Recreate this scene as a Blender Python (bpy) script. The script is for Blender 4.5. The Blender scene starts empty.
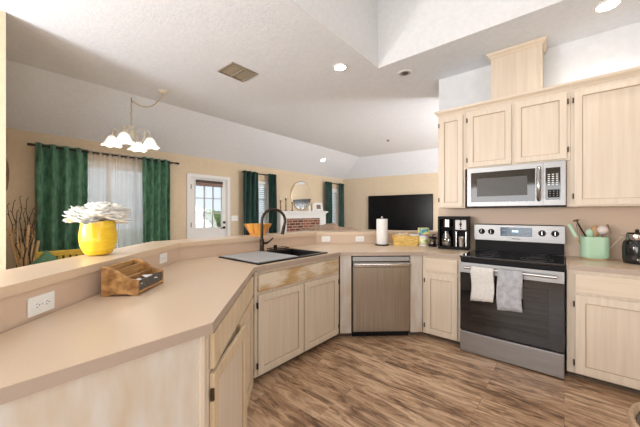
import bpy, bmesh, math, random
from mathutils import Vector, Matrix
random.seed(7)
R = math.radians
PI = math.pi
scene = bpy.context.scene
col = scene.collection

# ------------------------------------------------------------------ camera, sky, lights, exposure
cd = bpy.data.cameras.new('camera'); cam = bpy.data.objects.new('camera', cd); col.objects.link(cam)
cam.location = (0, 0, 1.32); cam.rotation_euler = (R(90), 0, R(40.3))
cd.sensor_width = 36; cd.lens = 288 * 36 / 640; cd.clip_start = 0.05; cd.clip_end = 200
scene.camera = cam
w = bpy.data.worlds.new('sky'); scene.world = w; w.use_nodes = True
bg = w.node_tree.nodes['Background']; bg.inputs[0].default_value = (0.78, 0.88, 1.0, 1); bg.inputs[1].default_value = 0.9
def area(name, loc, rot, sx, sy, power, color=(1, 1, 1)):
    l = bpy.data.lights.new(name, 'AREA'); l.shape = 'RECTANGLE'; l.size = sx; l.size_y = sy; l.energy = power; l.color = color
    o = bpy.data.objects.new(name, l); col.objects.link(o); o.location = loc; o.rotation_euler = rot
    return o
area('kitchen_side_fill', (2.22, -0.2, 1.55), (0, R(112), 0), 1.5, 2.2, 55, (0.94, 0.97, 1.0))  # added fill panel at the right wall, no window is built there
area('rear_fill', (-1.5, -2.5, 1.5), (R(100), 0, 0), 3.4, 1.8, 105, (0.93, 0.965, 1.0))  # added fill behind the camera, the wall there has no opening
area('living_side_fill', (2.22, 6.0, 1.4), (0, R(122), 0), 2.0, 3.0, 130, (0.93, 0.965, 1.0))  # added fill tilted up into the living room, no window behind it
area('light_well_fill', (-0.4, 1.0, 3.85), (0, 0, 0), 1.2, 2.4, 5, (0.95, 0.98, 1.0))  # added fill inside the light well, no fixture is modelled
def point_fill(name, loc, power, color=(1, 1, 1), size=0.15):
    l = bpy.data.lights.new(name, 'POINT'); l.energy = power; l.shadow_soft_size = size; l.color = color
    o = bpy.data.objects.new(name, l); col.objects.link(o); o.location = loc
point_fill('living_room_fill', (0.6, 5.6, 1.5), 165, (0.90, 0.95, 1.0), 0.25)  # added unseen point fill to brighten the flat ceiling
point_fill('rear_left_fill', (-3.0, -1.6, 1.5), 150, (0.90, 0.95, 1.0), 0.25)  # added unseen point fill behind left, lifts the ceiling on that side
scene.view_settings.view_transform = 'Standard'; scene.view_settings.look = 'None'
scene.view_settings.gamma = 1; scene.view_settings.use_curve_mapping = False
scene.view_settings.exposure = 0.36

# ------------------------------------------------------------------ materials
MATS = {}
def mat(name, color, rough=0.5, metal=0.0, spec=0.5, emit=None, es=0.0, trans=0.0, alpha=1.0, coat=0.0):
    m = bpy.data.materials.new(name); m.use_nodes = True
    b = m.node_tree.nodes['Principled BSDF']
    b.inputs['Base Color'].default_value = (*color, 1); b.inputs['Roughness'].default_value = rough
    b.inputs['Metallic'].default_value = metal; b.inputs['Specular IOR Level'].default_value = spec
    b.inputs['Transmission Weight'].default_value = trans; b.inputs['Alpha'].default_value = alpha
    b.inputs['Coat Weight'].default_value = coat
    if emit: b.inputs['Emission Color'].default_value = (*emit, 1); b.inputs['Emission Strength'].default_value = es
    MATS[name] = m
    return m
def nodes(m): return m.node_tree.nodes, m.node_tree.links, m.node_tree.nodes['Principled BSDF']
def varied(name, c1, c2, scale=(8, 8, 8), nscale=1.0, rough=0.5, detail=4, coords='Object', bump=0.0, metal=0.0, p0=0.35, p1=0.65, spec=0.5, bscale=None):
    m = mat(name, c1, rough, metal, spec); n, l, b = nodes(m)
    tc = n.new('ShaderNodeTexCoord'); mp = n.new('ShaderNodeMapping'); mp.inputs['Scale'].default_value = scale
    if coords == 'World':
        g = n.new('ShaderNodeNewGeometry'); l.new(g.outputs['Position'], mp.inputs[0])
    else: l.new(tc.outputs[coords], mp.inputs[0])
    nz = n.new('ShaderNodeTexNoise'); nz.inputs['Scale'].default_value = nscale; nz.inputs['Detail'].default_value = detail
    l.new(mp.outputs[0], nz.inputs['Vector'])
    cr = n.new('ShaderNodeValToRGB'); cr.color_ramp.elements[0].position = p0; cr.color_ramp.elements[1].position = p1
    cr.color_ramp.elements[0].color = (*c1, 1); cr.color_ramp.elements[1].color = (*c2, 1)
    l.new(nz.outputs[0], cr.inputs[0]); l.new(cr.outputs[0], b.inputs['Base Color'])
    if bump:
        bp = n.new('ShaderNodeBump'); bp.inputs['Strength'].default_value = bump; bp.inputs['Distance'].default_value = 0.01
        if bscale:
            n2 = n.new('ShaderNodeTexNoise'); n2.inputs['Scale'].default_value = bscale
            g2 = n.new('ShaderNodeNewGeometry'); l.new(g2.outputs['Position'], n2.inputs['Vector']); l.new(n2.outputs[0], bp.inputs['Height'])
        else: l.new(nz.outputs[0], bp.inputs['Height'])
        l.new(bp.outputs[0], b.inputs['Normal'])
    return m
M_ceil = varied('ceiling_texture', (0.76, 0.80, 0.86), (0.80, 0.84, 0.90), nscale=3, rough=0.95, coords='World', bump=0.22, bscale=45)
M_white = mat('white_paint', (0.80, 0.80, 0.79), 0.6)
M_wall = varied('tan_wall_paint', (0.66, 0.54, 0.385), (0.69, 0.57, 0.41), nscale=2, rough=0.85, coords='World', bump=0.1, bscale=60)
M_wallw = varied('white_wall_paint', (0.76, 0.78, 0.81), (0.80, 0.82, 0.85), nscale=2, rough=0.9, coords='World', bump=0.1, bscale=60)
M_lam = varied('tan_laminate', (0.66, 0.50, 0.355), (0.73, 0.57, 0.42), nscale=55, rough=0.32, coords='World', detail=6)
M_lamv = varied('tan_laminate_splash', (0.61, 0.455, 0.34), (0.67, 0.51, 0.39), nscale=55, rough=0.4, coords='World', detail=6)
M_oak = varied('pickled_maple', (0.71, 0.60, 0.48), (0.765, 0.665, 0.55), scale=(26, 26, 1.1), nscale=1.6, rough=0.42, detail=5)
M_oakh = varied('pickled_maple_rail', (0.71, 0.59, 0.46), (0.77, 0.66, 0.53), scale=(1.3, 26, 26), nscale=1.6, rough=0.42, detail=5)
M_oakp = varied('pickled_maple_panel', (0.70, 0.585, 0.465), (0.76, 0.655, 0.535), scale=(24, 24, 0.9), nscale=1.5, rough=0.42, detail=6)
M_worn = varied('worn_maple_panel', (0.55, 0.36, 0.17), (0.80, 0.70, 0.56), scale=(3, 8, 9), nscale=1.2, rough=0.5, detail=6, p0=0.42, p1=0.58)
M_endp = varied('whitewashed_end_panel', (0.60, 0.50, 0.39), (0.68, 0.655, 0.62), scale=(6, 6, 1.6), nscale=2.0, rough=0.45, detail=5)
M_oakw = varied('honey_maple', (0.64, 0.49, 0.32), (0.74, 0.60, 0.42), scale=(14, 20, 3), nscale=1.6, rough=0.42, detail=5)
M_recess_shade = mat('recess_shade_tone', (0.50, 0.37, 0.25), 0.5)  # shade of the door panel recess, put into a darker wood colour
M_edge = varied('laminate_edge_band', (0.40, 0.31, 0.25), (0.50, 0.40, 0.33), nscale=160, rough=0.45, coords='World', detail=3)
M_steel = varied('brushed_steel', (0.33, 0.33, 0.335), (0.39, 0.39, 0.395), scale=(2, 2, 90), nscale=2, rough=0.42, metal=1.0)
M_steelv = varied('brushed_steel_door', (0.33, 0.29, 0.24), (0.40, 0.355, 0.30), scale=(90, 2, 2), nscale=1, rough=0.30, metal=1.0)
M_steelh = mat('polished_steel', (0.52, 0.51, 0.50), 0.18, 1.0)
M_blkglass = mat('black_glass', (0.012, 0.012, 0.014), 0.06, 0, 0.7)
M_ovenglass = varied('oven_window_glass', (0.010, 0.009, 0.009), (0.035, 0.030, 0.027), scale=(1, 1, 30), nscale=1.5, rough=0.10)
M_black = mat('black_plastic', (0.012, 0.011, 0.012), 0.5, 0, 0.15)
M_dark = mat('dark_recess', (0.02, 0.018, 0.016), 0.8)
M_bronze = mat('dark_bronze', (0.045, 0.030, 0.022), 0.35, 0.8)
M_hinge = mat('bronze_hinge', (0.07, 0.045, 0.03), 0.4, 0.7)
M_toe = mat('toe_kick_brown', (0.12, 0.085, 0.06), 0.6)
M_plast = mat('white_plastic', (0.86, 0.86, 0.84), 0.35)
M_slot = mat('outlet_slot', (0.08, 0.08, 0.08), 0.6)
M_green = varied('green_velvet', (0.010, 0.075, 0.040), (0.10, 0.27, 0.165), scale=(9, 9, 4.5), nscale=2, rough=0.65, detail=5, p0=0.3, p1=0.72)
MATS['green_velvet'].node_tree.nodes['Principled BSDF'].inputs['Sheen Weight'].default_value = 0.25
M_teal = varied('dark_teal_velvet', (0.002, 0.018, 0.017), (0.006, 0.060, 0.042), scale=(9, 9, 1.5), nscale=2, rough=0.6, detail=4)
M_yel = varied('yellow_glaze', (0.82, 0.50, 0.012), (0.90, 0.63, 0.05), scale=(6, 6, 30), nscale=2, rough=0.25, bump=0.25)
M_wood = varied('warm_box_wood', (0.25, 0.11, 0.03), (0.60, 0.34, 0.13), scale=(3, 9, 16), nscale=2.2, rough=0.55, detail=6)
M_bowl = varied('orange_bowl_wood', (0.55, 0.20, 0.03), (0.78, 0.40, 0.09), scale=(9, 9, 2), nscale=2, rough=0.35)
M_petal = varied('white_petal', (0.82, 0.79, 0.72), (0.93, 0.91, 0.87), nscale=6, rough=0.8)
M_mint = mat('mint_enamel', (0.46, 0.68, 0.49), 0.3)
M_linen = varied('linen_towel_light', (0.62, 0.60, 0.58), (0.74, 0.71, 0.68), scale=(40, 40, 40), nscale=2, rough=0.9, bump=0.2)
M_linen2 = varied('linen_towel_grey', (0.36, 0.37, 0.40), (0.50, 0.50, 0.53), scale=(12, 12, 12), nscale=2, rough=0.9, bump=0.2)
M_paper = mat('paper_white', (0.88, 0.87, 0.85), 0.85)
M_brass = mat('aged_gold', (0.60, 0.43, 0.20), 0.35, 0.9)
M_ivory = mat('ivory_metal', (0.75, 0.70, 0.58), 0.4)
M_shade = mat('frosted_glass_shade', (0.95, 0.93, 0.88), 0.5, emit=(1, 0.95, 0.87), es=0.55)
M_lamp = mat('lamp_lens', (1, 1, 1), 0.4, emit=(1, 0.96, 0.9), es=14)
M_mirror = mat('mirror_glass', (0.92, 0.92, 0.92), 0.02, 1.0)
M_candle = mat('candle_wax', (0.85, 0.82, 0.74), 0.5)
M_stick = varied('turned_brown_wood', (0.16, 0.08, 0.035), (0.30, 0.17, 0.08), nscale=20, rough=0.4)
M_sofa = varied('brown_throw_fabric', (0.24, 0.16, 0.11), (0.48, 0.36, 0.27), nscale=7, rough=0.9)
M_twig = varied('twig_bark', (0.06, 0.03, 0.02), (0.14, 0.08, 0.05), nscale=20, rough=0.8)
M_birch = varied('light_birch_stick', (0.10, 0.05, 0.02), (0.72, 0.50, 0.27), nscale=16, rough=0.7, p0=0.30, p1=0.40)
M_hedge = varied('leaf_green', (0.06, 0.16, 0.03), (0.20, 0.38, 0.09), nscale=6, rough=0.7)
M_grass = varied('lawn_green', (0.10, 0.22, 0.05), (0.22, 0.36, 0.10), nscale=3, rough=0.9, coords='World')
M_lemon = mat('lemon_skin', (0.85, 0.68, 0.12), 0.4)
M_lime = mat('lime_skin', (0.30, 0.42, 0.06), 0.4)
M_yelw = varied('yellow_painted_wood', (0.62, 0.42, 0.04), (0.80, 0.58, 0.08), nscale=9, rough=0.5)
M_pillow = varied('green_cushion_cloth', (0.07, 0.20, 0.12), (0.15, 0.32, 0.20), nscale=14, rough=0.8)
M_grey = varied('grey_sink_board', (0.36, 0.37, 0.38), (0.46, 0.47, 0.48), nscale=30, rough=0.45)
M_sink = mat('black_granite_composite', (0.012, 0.012, 0.013), 0.35)
M_spatwood = mat('utensil_wood', (0.55, 0.33, 0.16), 0.6)
M_display = mat('display_panel', (0.03, 0.045, 0.06), 0.12, emit=(0.25, 0.45, 0.7), es=0.12)
M_digit = mat('display_digits', (0.5, 0.8, 1), 0.3, emit=(0.6, 0.85, 1), es=1.6)
M_tvglass = mat('television_screen', (0.004, 0.004, 0.005), 0.22, 0, 0.25)
M_vent = mat('vent_tan_metal', (0.42, 0.36, 0.27), 0.5)
M_basket = varied('yellow_wicker', (0.55, 0.33, 0.06), (0.85, 0.60, 0.20), scale=(10, 10, 60), nscale=1.5, rough=0.6, bump=0.3)
M_blind = mat('blind_slat_white', (0.86, 0.88, 0.90), 0.5)
M_valance = varied('woven_shade_brown', (0.20, 0.13, 0.11), (0.33, 0.24, 0.21), scale=(4, 4, 60), nscale=2, rough=0.8)
M_brown = mat('brown_lid', (0.18, 0.10, 0.05), 0.5)
def glassy(name, tint, fac):
    m = bpy.data.materials.new(name); m.use_nodes = True; n = m.node_tree.nodes; l = m.node_tree.links
    for x in list(n):
        if x.type == 'BSDF_PRINCIPLED': n.remove(x)
    out = n['Material Output']; t = n.new('ShaderNodeBsdfTransparent'); g = n.new('ShaderNodeBsdfGlossy'); mx = n.new('ShaderNodeMixShader')
    t.inputs[0].default_value = (*tint, 1); g.inputs['Roughness'].default_value = 0.03; mx.inputs[0].default_value = fac
    l.new(t.outputs[0], mx.inputs[1]); l.new(g.outputs[0], mx.inputs[2]); l.new(mx.outputs[0], out.inputs[0])
    return m
M_glass = glassy('window_glass', (0.97, 0.98, 0.98), 0.05)
M_jarglass = glassy('jar_glass', (0.75, 0.74, 0.72), 0.18)
def sheer():
    m = bpy.data.materials.new('sheer_voile'); m.use_nodes = True; n = m.node_tree.nodes; l = m.node_tree.links
    for x in list(n):
        if x.type == 'BSDF_PRINCIPLED': n.remove(x)
    out = n['Material Output']; t = n.new('ShaderNodeBsdfTransparent'); d = n.new('ShaderNodeBsdfDiffuse'); tl = n.new('ShaderNodeBsdfTranslucent')
    a = n.new('ShaderNodeMixShader'); b = n.new('ShaderNodeMixShader')
    d.inputs[0].default_value = (0.85, 0.84, 0.86, 1); tl.inputs[0].default_value = (0.85, 0.84, 0.86, 1)
    l.new(d.outputs[0], a.inputs[1]); l.new(tl.outputs[0], a.inputs[2]); b.inputs[0].default_value = 0.30
    l.new(t.outputs[0], b.inputs[1]); l.new(a.outputs[0], b.inputs[2]); l.new(b.outputs[0], out.inputs[0])
    return m
M_sheer = sheer()
def plank_floor():
    m = mat('hickory_plank_floor', (0.4, 0.25, 0.15), 0.3); n, l, b = nodes(m)
    g = n.new('ShaderNodeNewGeometry'); br = n.new('ShaderNodeTexBrick'); br.offset = 0.37
    br.inputs['Scale'].default_value = 1; br.inputs['Brick Width'].default_value = 1.22; br.inputs['Row Height'].default_value = 0.155
    br.inputs['Mortar Size'].default_value = 0.0009; br.inputs['Color1'].default_value = (0, 0, 0, 1); br.inputs['Color2'].default_value = (1, 1, 1, 1)
    br.inputs['Mortar'].default_value = (0.5, 0.5, 0.5, 1)
    l.new(g.outputs['Position'], br.inputs['Vector'])
    # grain, shifted per plank
    mul = n.new('ShaderNodeVectorMath'); mul.operation = 'MULTIPLY_ADD'
    l.new(br.outputs['Color'], mul.inputs[0]); mul.inputs[1].default_value = (7, 3, 5); l.new(g.outputs['Position'], mul.inputs[2])
    mp = n.new('ShaderNodeMapping'); mp.inputs['Scale'].default_value = (1.5, 8.0, 1); l.new(mul.outputs[0], mp.inputs[0])
    nz = n.new('ShaderNodeTexNoise'); nz.inputs['Scale'].default_value = 2.5; nz.inputs['Detail'].default_value = 7; nz.inputs['Roughness'].default_value = 0.68
    nz.inputs['Distortion'].default_value = 0.9
    l.new(mp.outputs[0], nz.inputs['Vector'])
    ad = n.new('ShaderNodeMath'); ad.operation = 'MULTIPLY_ADD'; l.new(br.outputs['Color'], ad.inputs[0]); ad.inputs[1].default_value = 0.09; l.new(nz.outputs[0], ad.inputs[2])
    cr = n.new('ShaderNodeValToRGB'); e = cr.color_ramp.elements
    e[0].position = 0.38; e[0].color = (0.12, 0.066, 0.038, 1); e[1].position = 0.66; e[1].color = (0.68, 0.48, 0.32, 1)
    k = e.new(0.46); k.color = (0.27, 0.155, 0.09, 1); k = e.new(0.55); k.color = (0.48, 0.305, 0.185, 1)
    l.new(ad.outputs[0], cr.inputs[0])
    mx = n.new('ShaderNodeMixRGB'); mx.blend_type = 'MIX'; mx.inputs[2].default_value = (0.06, 0.03, 0.018, 1)
    l.new(br.outputs['Fac'], mx.inputs[0]); l.new(cr.outputs[0], mx.inputs[1]); l.new(mx.outputs[0], b.inputs['Base Color'])
    b.inputs['Roughness'].default_value = 0.33
    bp = n.new('ShaderNodeBump'); bp.inputs['Strength'].default_value = 0.12; bp.inputs['Distance'].default_value = 0.004
    l.new(nz.outputs[0], bp.inputs['Height']); l.new(bp.outputs[0], b.inputs['Normal'])
    return m
M_floor = plank_floor()
def brickm():
    m = mat('red_brick', (0.4, 0.15, 0.1), 0.85); n, l, b = nodes(m)
    g = n.new('ShaderNodeNewGeometry'); mp = n.new('ShaderNodeMapping'); mp.inputs['Rotation'].default_value = (0, 0, 0)
    sx = n.new('ShaderNodeSeparateXYZ'); cx = n.new('ShaderNodeCombineXYZ'); l.new(g.outputs['Position'], sx.inputs[0])
    l.new(sx.outputs[1], cx.inputs[0]); l.new(sx.outputs[2], cx.inputs[1])
    br = n.new('ShaderNodeTexBrick'); br.inputs['Scale'].default_value = 1; br.inputs['Brick Width'].default_value = 0.20; br.inputs['Row Height'].default_value = 0.072
    br.inputs['Mortar Size'].default_value = 0.008; br.inputs['Color1'].default_value = (0.11, 0.035, 0.022, 1); br.inputs['Color2'].default_value = (0.30, 0.10, 0.055, 1)
    br.inputs['Mortar'].default_value = (0.50, 0.41, 0.33, 1); l.new(cx.outputs[0], br.inputs['Vector']); l.new(br.outputs[0], b.inputs['Base Color'])
    return m
M_brick = brickm()

# ------------------------------------------------------------------ mesh helpers
class MB:
    def __init__(s): s.bm = bmesh.new()
    def box(s, x0, x1, y0, y1, z0, z1, bev=0.0, seg=2, mtx=None):
        t = bmesh.new(); bmesh.ops.create_cube(t, size=1)
        bmesh.ops.scale(t, vec=(abs(x1-x0), abs(y1-y0), abs(z1-z0)), verts=t.verts)
        bmesh.ops.translate(t, vec=((x0+x1)/2, (y0+y1)/2, (z0+z1)/2), verts=t.verts)
        if bev: bmesh.ops.bevel(t, geom=t.edges[:], offset=bev, segments=seg, profile=0.6, affect='EDGES')
        return s._add(t, mtx)
    def _add(s, t, mtx=None):
        if mtx is not None: bmesh.ops.transform(t, matrix=mtx, verts=t.verts)
        me = bpy.data.meshes.new('t'); t.to_mesh(me); t.free(); s.bm.from_mesh(me); bpy.data.meshes.remove(me); return s
    def prism(s, pts, z0, z1, bev=0.0, mtx=None):
        t = bmesh.new(); vs = [t.verts.new((p[0], p[1], z0)) for p in pts]; f = t.faces.new(vs)
        r = bmesh.ops.extrude_face_region(t, geom=[f]); nv = [v for v in r['geom'] if isinstance(v, bmesh.types.BMVert)]
        bmesh.ops.translate(t, vec=(0, 0, z1-z0), verts=nv); bmesh.ops.recalc_face_normals(t, faces=t.faces)
        if bev: bmesh.ops.bevel(t, geom=t.edges[:], offset=bev, segments=2, affect='EDGES')
        return s._add(t, mtx)
    def cyl(s, r, z0, z1, seg=24, r2=None, mtx=None, loc=(0, 0)):
        t = bmesh.new(); bmesh.ops.create_cone(t, cap_ends=True, segments=seg, radius1=r, radius2=r if r2 is None else r2, depth=z1-z0)
        bmesh.ops.translate(t, vec=(loc[0], loc[1], (z0+z1)/2), verts=t.verts)
        return s._add(t, mtx)
    def sph(s, r, c, sc=(1, 1, 1), seg=16):
        t = bmesh.new(); bmesh.ops.create_uvsphere(t, u_segments=seg, v_segments=max(6, seg//2), radius=r)
        bmesh.ops.scale(t, vec=sc, verts=t.verts); bmesh.ops.translate(t, vec=c, verts=t.verts); return s._add(t)
    def lathe(s, prof, seg=32, loc=(0, 0, 0), mtx=None, sx=1, sy=1):
        t = bmesh.new(); rings = []
        for r, z in prof:
            rings.append([t.verts.new((math.cos(2*PI*k/seg)*max(r, 1e-4)*sx+loc[0], math.sin(2*PI*k/seg)*max(r, 1e-4)*sy+loc[1], z+loc[2])) for k in range(seg)])
        for a, b in zip(rings, rings[1:]):
            for k in range(seg): t.faces.new((a[k], a[(k+1) % seg], b[(k+1) % seg], b[k]))
        if prof[0][0] <= 1e-3 or True:
            pass
        bmesh.ops.remove_doubles(t, verts=t.verts, dist=3e-4)
        bmesh.ops.recalc_face_normals(t, faces=t.faces)
        return s._add(t, mtx)
    def tube(s, pts, r, seg=10, rads=None):
        pts = [Vector(p) for p in pts]; t = bmesh.new(); rings = []; up = None
        for i, p in enumerate(pts):
            d = (pts[min(i+1, len(pts)-1)] - pts[max(i-1, 0)]).normalized()
            if up is None: up = Vector((0, 0, 1)) if abs(d.z) < 0.9 else Vector((1, 0, 0))
            u = d.cross(up).normalized(); v = u.cross(d).normalized(); up = v
            rr = rads[i] if rads else r
            rings.append([t.verts.new(p + (u*math.cos(2*PI*k/seg) + v*math.sin(2*PI*k/seg))*rr) for k in range(seg)])
        for a, b in zip(rings, rings[1:]):
            for k in range(seg): t.faces.new((a[k], a[(k+1) % seg], b[(k+1) % seg], b[k]))
        t.faces.new(rings[0]); t.faces.new(rings[-1]); bmesh.ops.recalc_face_normals(t, faces=t.faces)
        return s._add(t)
    def torus(s, Rr, r, mtx=None, a0=0, a1=2*PI, seg=40, ring=8, sx=1, sy=1):
        t = bmesh.new(); rings = []; full = abs(a1-a0-2*PI) < 1e-4; n = seg if full else seg+1
        for i in range(n):
            a = a0 + (a1-a0)*i/seg; c = Vector((math.cos(a)*Rr*sx, math.sin(a)*Rr*sy, 0)); d = Vector((math.cos(a), math.sin(a), 0))
            rings.append([t.verts.new(c + d*math.cos(2*PI*k/ring)*r + Vector((0, 0, math.sin(2*PI*k/ring)*r))) for k in range(ring)])
        for i in range(n if full else n-1):
            a, b = rings[i], rings[(i+1) % n]
            for k in range(ring): t.faces.new((a[k], a[(k+1) % ring], b[(k+1) % ring], b[k]))
        bmesh.ops.recalc_face_normals(t, faces=t.faces)
        return s._add(t, mtx)
    def faces(s, quads):
        for q in quads: s.bm.faces.new([s.bm.verts.new(p) for p in q])
        return s
    def build(s, name, m, parent=None, smooth=False, solid=0, sub=0):
        me = bpy.data.meshes.new(name); s.bm.to_mesh(me); s.bm.free(); me.materials.append(m)
        o = bpy.data.objects.new(name, me); col.objects.link(o)
        if parent is not None: o.parent = parent
        if smooth:
            for p in me.polygons: p.use_smooth = True
            me.set_sharp_from_angle(angle=R(40))
        if solid: md = o.modifiers.new('thick', 'SOLIDIFY'); md.thickness = solid; md.offset = 0
        if sub: md = o.modifiers.new('sub', 'SUBSURF'); md.levels = sub; md.render_levels = sub
        return o
def thing(name, label, cat, loc=(0, 0, 0), rz=0, group=None):
    o = bpy.data.objects.new(name, None); col.objects.link(o); o.location = loc; o.rotation_euler = (0, 0, R(rz)); o.empty_display_size = 0.05
    return tag(o, label, cat, group)
def tag(o, label, cat, group=None, kind=None):
    o['label'] = label; o['category'] = cat
    if group: o['group'] = group
    if kind: o['kind'] = kind
    return o
def struct(o): o['kind'] = 'structure'; return o
def dup(root, loc=None, rz=None, label=None):
    r = root.copy(); col.objects.link(r)
    if loc is not None: r.location = loc
    if rz is not None: r.rotation_euler = (0, 0, R(rz))
    if label: r['label'] = label
    for ch in list(root.children):
        c = ch.copy(); col.objects.link(c); c.parent = r
        for g in list(ch.children):
            d = g.copy(); col.objects.link(d); d.parent = c
    return r
def rotm(axis, deg, at=(0, 0, 0)):
    return Matrix.Translation(at) @ Matrix.Rotation(R(deg), 4, axis)

# ------------------------------------------------------------------ the setting
H = 2.97; HW = 2.44; XW = -5.55; XR = -4.56; XE = 2.3; YB = -2.6
CX, CY = -5.55, 7.69; TA = 7.4; tdx, tdy = math.cos(R(TA)), math.sin(R(TA))
def tvw(s, off, z=0): return (CX + s*tdx + off*tdy, CY + s*tdy - off*tdx)      # along the television wall, off = towards the room
struct(MB().box(XW-0.15, XE+0.15, YB-0.15, 9.0, -0.1, 0).build('floor', M_floor))
# window wall with openings
def wall_x(x0, x1, ya, yb, z1, holes, m, name):
    mb = MB(); y = ya
    for (h0, h1, a, b) in holes:
        mb.box(x0, x1, y, h0, 0, z1)
        if a > 0: mb.box(x0, x1, h0, h1, 0, a)
        mb.box(x0, x1, h0, h1, b, z1); y = h1
    mb.box(x0, x1, y, yb, 0, z1)
    return struct(mb.build(name, m))
WIN = [(0.56, 2.12, 0.55, 2.06), (4.12, 4.56, 0.60, 2.02), (6.92, 7.38, 0.60, 2.03)]
DO = (2.64, 3.44, 0, 2.04)
wall_x(XW-0.15, XW, YB, 7.95, HW+0.04, [WIN[0], DO, WIN[1], WIN[2]], M_wall, 'wall_left')
a, b = tvw(-0.2, 0), tvw(7.95, 0); c, d = tvw(7.95, -0.15), tvw(-0.2, -0.15)
struct(MB().prism([a, b, c, d], 0, HW+0.04).build('wall_back', M_wall))
struct(MB().box(XE, XE+0.15, YB, 8.8, 0, 3.0).build('wall_right', M_wall))
struct(MB().box(XW-0.15, XE+0.15, YB-0.15, YB, 0, 3.0).build('wall_front', M_wall))
# kitchen wall behind the range: tan below, white paint above the cabinets
struct(MB().box(-1.18, XE, 3.662, 3.80, 0, H-0.001).box(-1.18, -1.02, 3.80, 4.34, 0, H-0.001).build('wall_kitchen', M_wallw))
struct(MB().box(-1.182, XE, 3.655, 3.662, 0.914, 2.42).build('trim_1', M_lamv))
# short wall at the left
mb = MB(); mb.prism([(XW, 0), (-3.49, 0), (-3.49, H-0.001), (XR, H-0.001), (XW, HW-0.001)], 0, 0.13, mtx=Matrix.Translation((0, 0.135, 0)) @ Matrix.Rotation(R(90), 4, 'X'))
struct(mb.build('wall_end', M_wall))
# ceiling
def ridge(x): return 7.19 + (x - XR)*math.tan(R(TA))
mb = MB()
mb.prism([(XR, YB), (-1.62, YB), (-1.62, ridge(-1.62)), (XR, ridge(XR))], H, H+0.08)
mb.prism([(-1.62, 2.93), (0.9, 2.93), (0.9, ridge(0.9)), (-1.62, ridge(-1.62))], H, H+0.08)
mb.prism([(-1.62, YB), (0.9, YB), (0.9, -1.2), (-1.62, -1.2)], H, H+0.08)
mb.prism([(0.9, YB), (XE, YB), (XE, ridge(XE)), (0.9, ridge(0.9))], H, H+0.08)
struct(mb.build('ceiling', M_ceil))
mb = MB()
mb.faces([[(XW, YB, HW), (XR, YB, H), (XR, ridge(XR), H), (CX, CY, HW)]])
e0 = tvw(8.0, 0)
mb.faces([[(CX, CY, HW), (XR, ridge(XR), H), (XE, ridge(XE), H), (e0[0], e0[1], HW)]])
o = mb.build('ceiling_slope', M_ceil); struct(o)
mb = MB()
t0 = H+0.0005
mb.box(-1.70, -1.619, -1.28, 3.01, H+0.081, 3.9).box(0.899, 0.98, -1.28, 3.01, H+0.081, 3.9).box(-1.619, 0.899, 2.929, 3.01, H+0.081, 3.9).box(-1.619, 0.899, -1.28, -1.199, H+0.081, 3.9)
mb.box(-1.6199, -1.612, -1.199, 2.929, t0, H+0.09).box(0.892, 0.8999, -1.199, 2.929, t0, H+0.09).box(-1.612, 0.892, 2.921, 2.9299, t0, H+0.09).box(-1.612, 0.892, -1.1999, -1.192, t0, H+0.09)
mb.box(-1.70, 0.98, -1.28, 3.01, 3.9, 3.98)
struct(mb.build('ceiling_light_well', M_wallw if False else varied('light_well_texture', (0.75, 0.755, 0.765), (0.79, 0.795, 0.805), nscale=3, rough=0.95, coords='World', bump=0.35, bscale=45)))

# windows
def window(n, y0, y1, z0, z1, cols, rows, mull=False):
    fr = MB(); cw = 0.07
    fr.box(XW, XW+0.02, y0-cw, y0, z0-cw, z1+cw).box(XW, XW+0.02, y1, y1+cw, z0-cw, z1+cw).box(XW, XW+0.02, y0, y1, z1, z1+cw).box(XW, XW+0.035, y0-cw-0.02, y1+cw+0.02, z0-0.03, z0)
    t = 0.035; x0, x1 = XW-0.10, XW-0.05
    fr.box(x0, x1, y0, y0+t, z0, z1).box(x0, x1, y1-t, y1, z0, z1).box(x0, x1, y0, y1, z0, z0+t).box(x0, x1, y0, y1, z1-t, z1)
    if mull: fr.box(x0, XW-0.0, (y0+y1)/2-0.022, (y0+y1)/2+0.022, z0, z1)
    fr.box(x0, x1, y0, y1, (z0+z1)/2-0.02, (z0+z1)/2+0.02)
    for k in range(1, cols): yy = y0+(y1-y0)*k/cols; fr.box(x0+0.015, x1-0.015, yy-0.009, yy+0.009, z0, z1)
    for k in range(1, rows): zz = z0+(z1-z0)*k/rows; fr.box(x0+0.015, x1-0.015, y0, y1, zz-0.009, zz+0.009)
    f = struct(fr.build('window_%d' % n, M_white))
    g = MB().box(XW-0.078, XW-0.074, y0+t, y1-t, z0+t, z1-t).build('glass_pane', M_glass, f)
window(1, *WIN[0], 4, 4, True); window(2, *WIN[1], 2, 4); window(3, *WIN[2], 2, 4)
def blind(y0, y1, z0, z1, label, tilt=28):
    t = thing('window_blind', label, 'blind', (XW-0.025, (y0+y1)/2, z0), 0); hw = (y1-y0)/2 - 0.006; hh = z1-z0
    MB().box(-0.02, 0.02, -hw, hw, hh-0.045, hh-0.003, 0.003).build('headrail', M_blind, t)
    mb = MB(); k = 0; z = 0.03
    while z < hh-0.06:
        mb.box(-0.026, 0.026, -hw, hw, -0.001, 0.001, mtx=Matrix.Translation((0, 0, z)) @ Matrix.Rotation(R(tilt), 4, 'Y')); z += 0.048
    mb.build('slats', M_blind, t)
    MB().box(-0.018, 0.018, -hw, hw, 0.002, 0.02, 0.003).build('bottom_rail', M_blind, t)
    mb = MB()
    for yy in (-hw*0.6, hw*0.6): mb.cyl(0.0015, 0.02, hh-0.04, 6, loc=(0.0, yy))
    mb.build('ladder_cord', M_blind, t)
m1 = (WIN[0][0]+WIN[0][1])/2
blind(WIN[0][0], m1-0.025, WIN[0][2], WIN[0][3], 'white slat blind in the left half of the wide window behind sheer curtains', 38)
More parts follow.
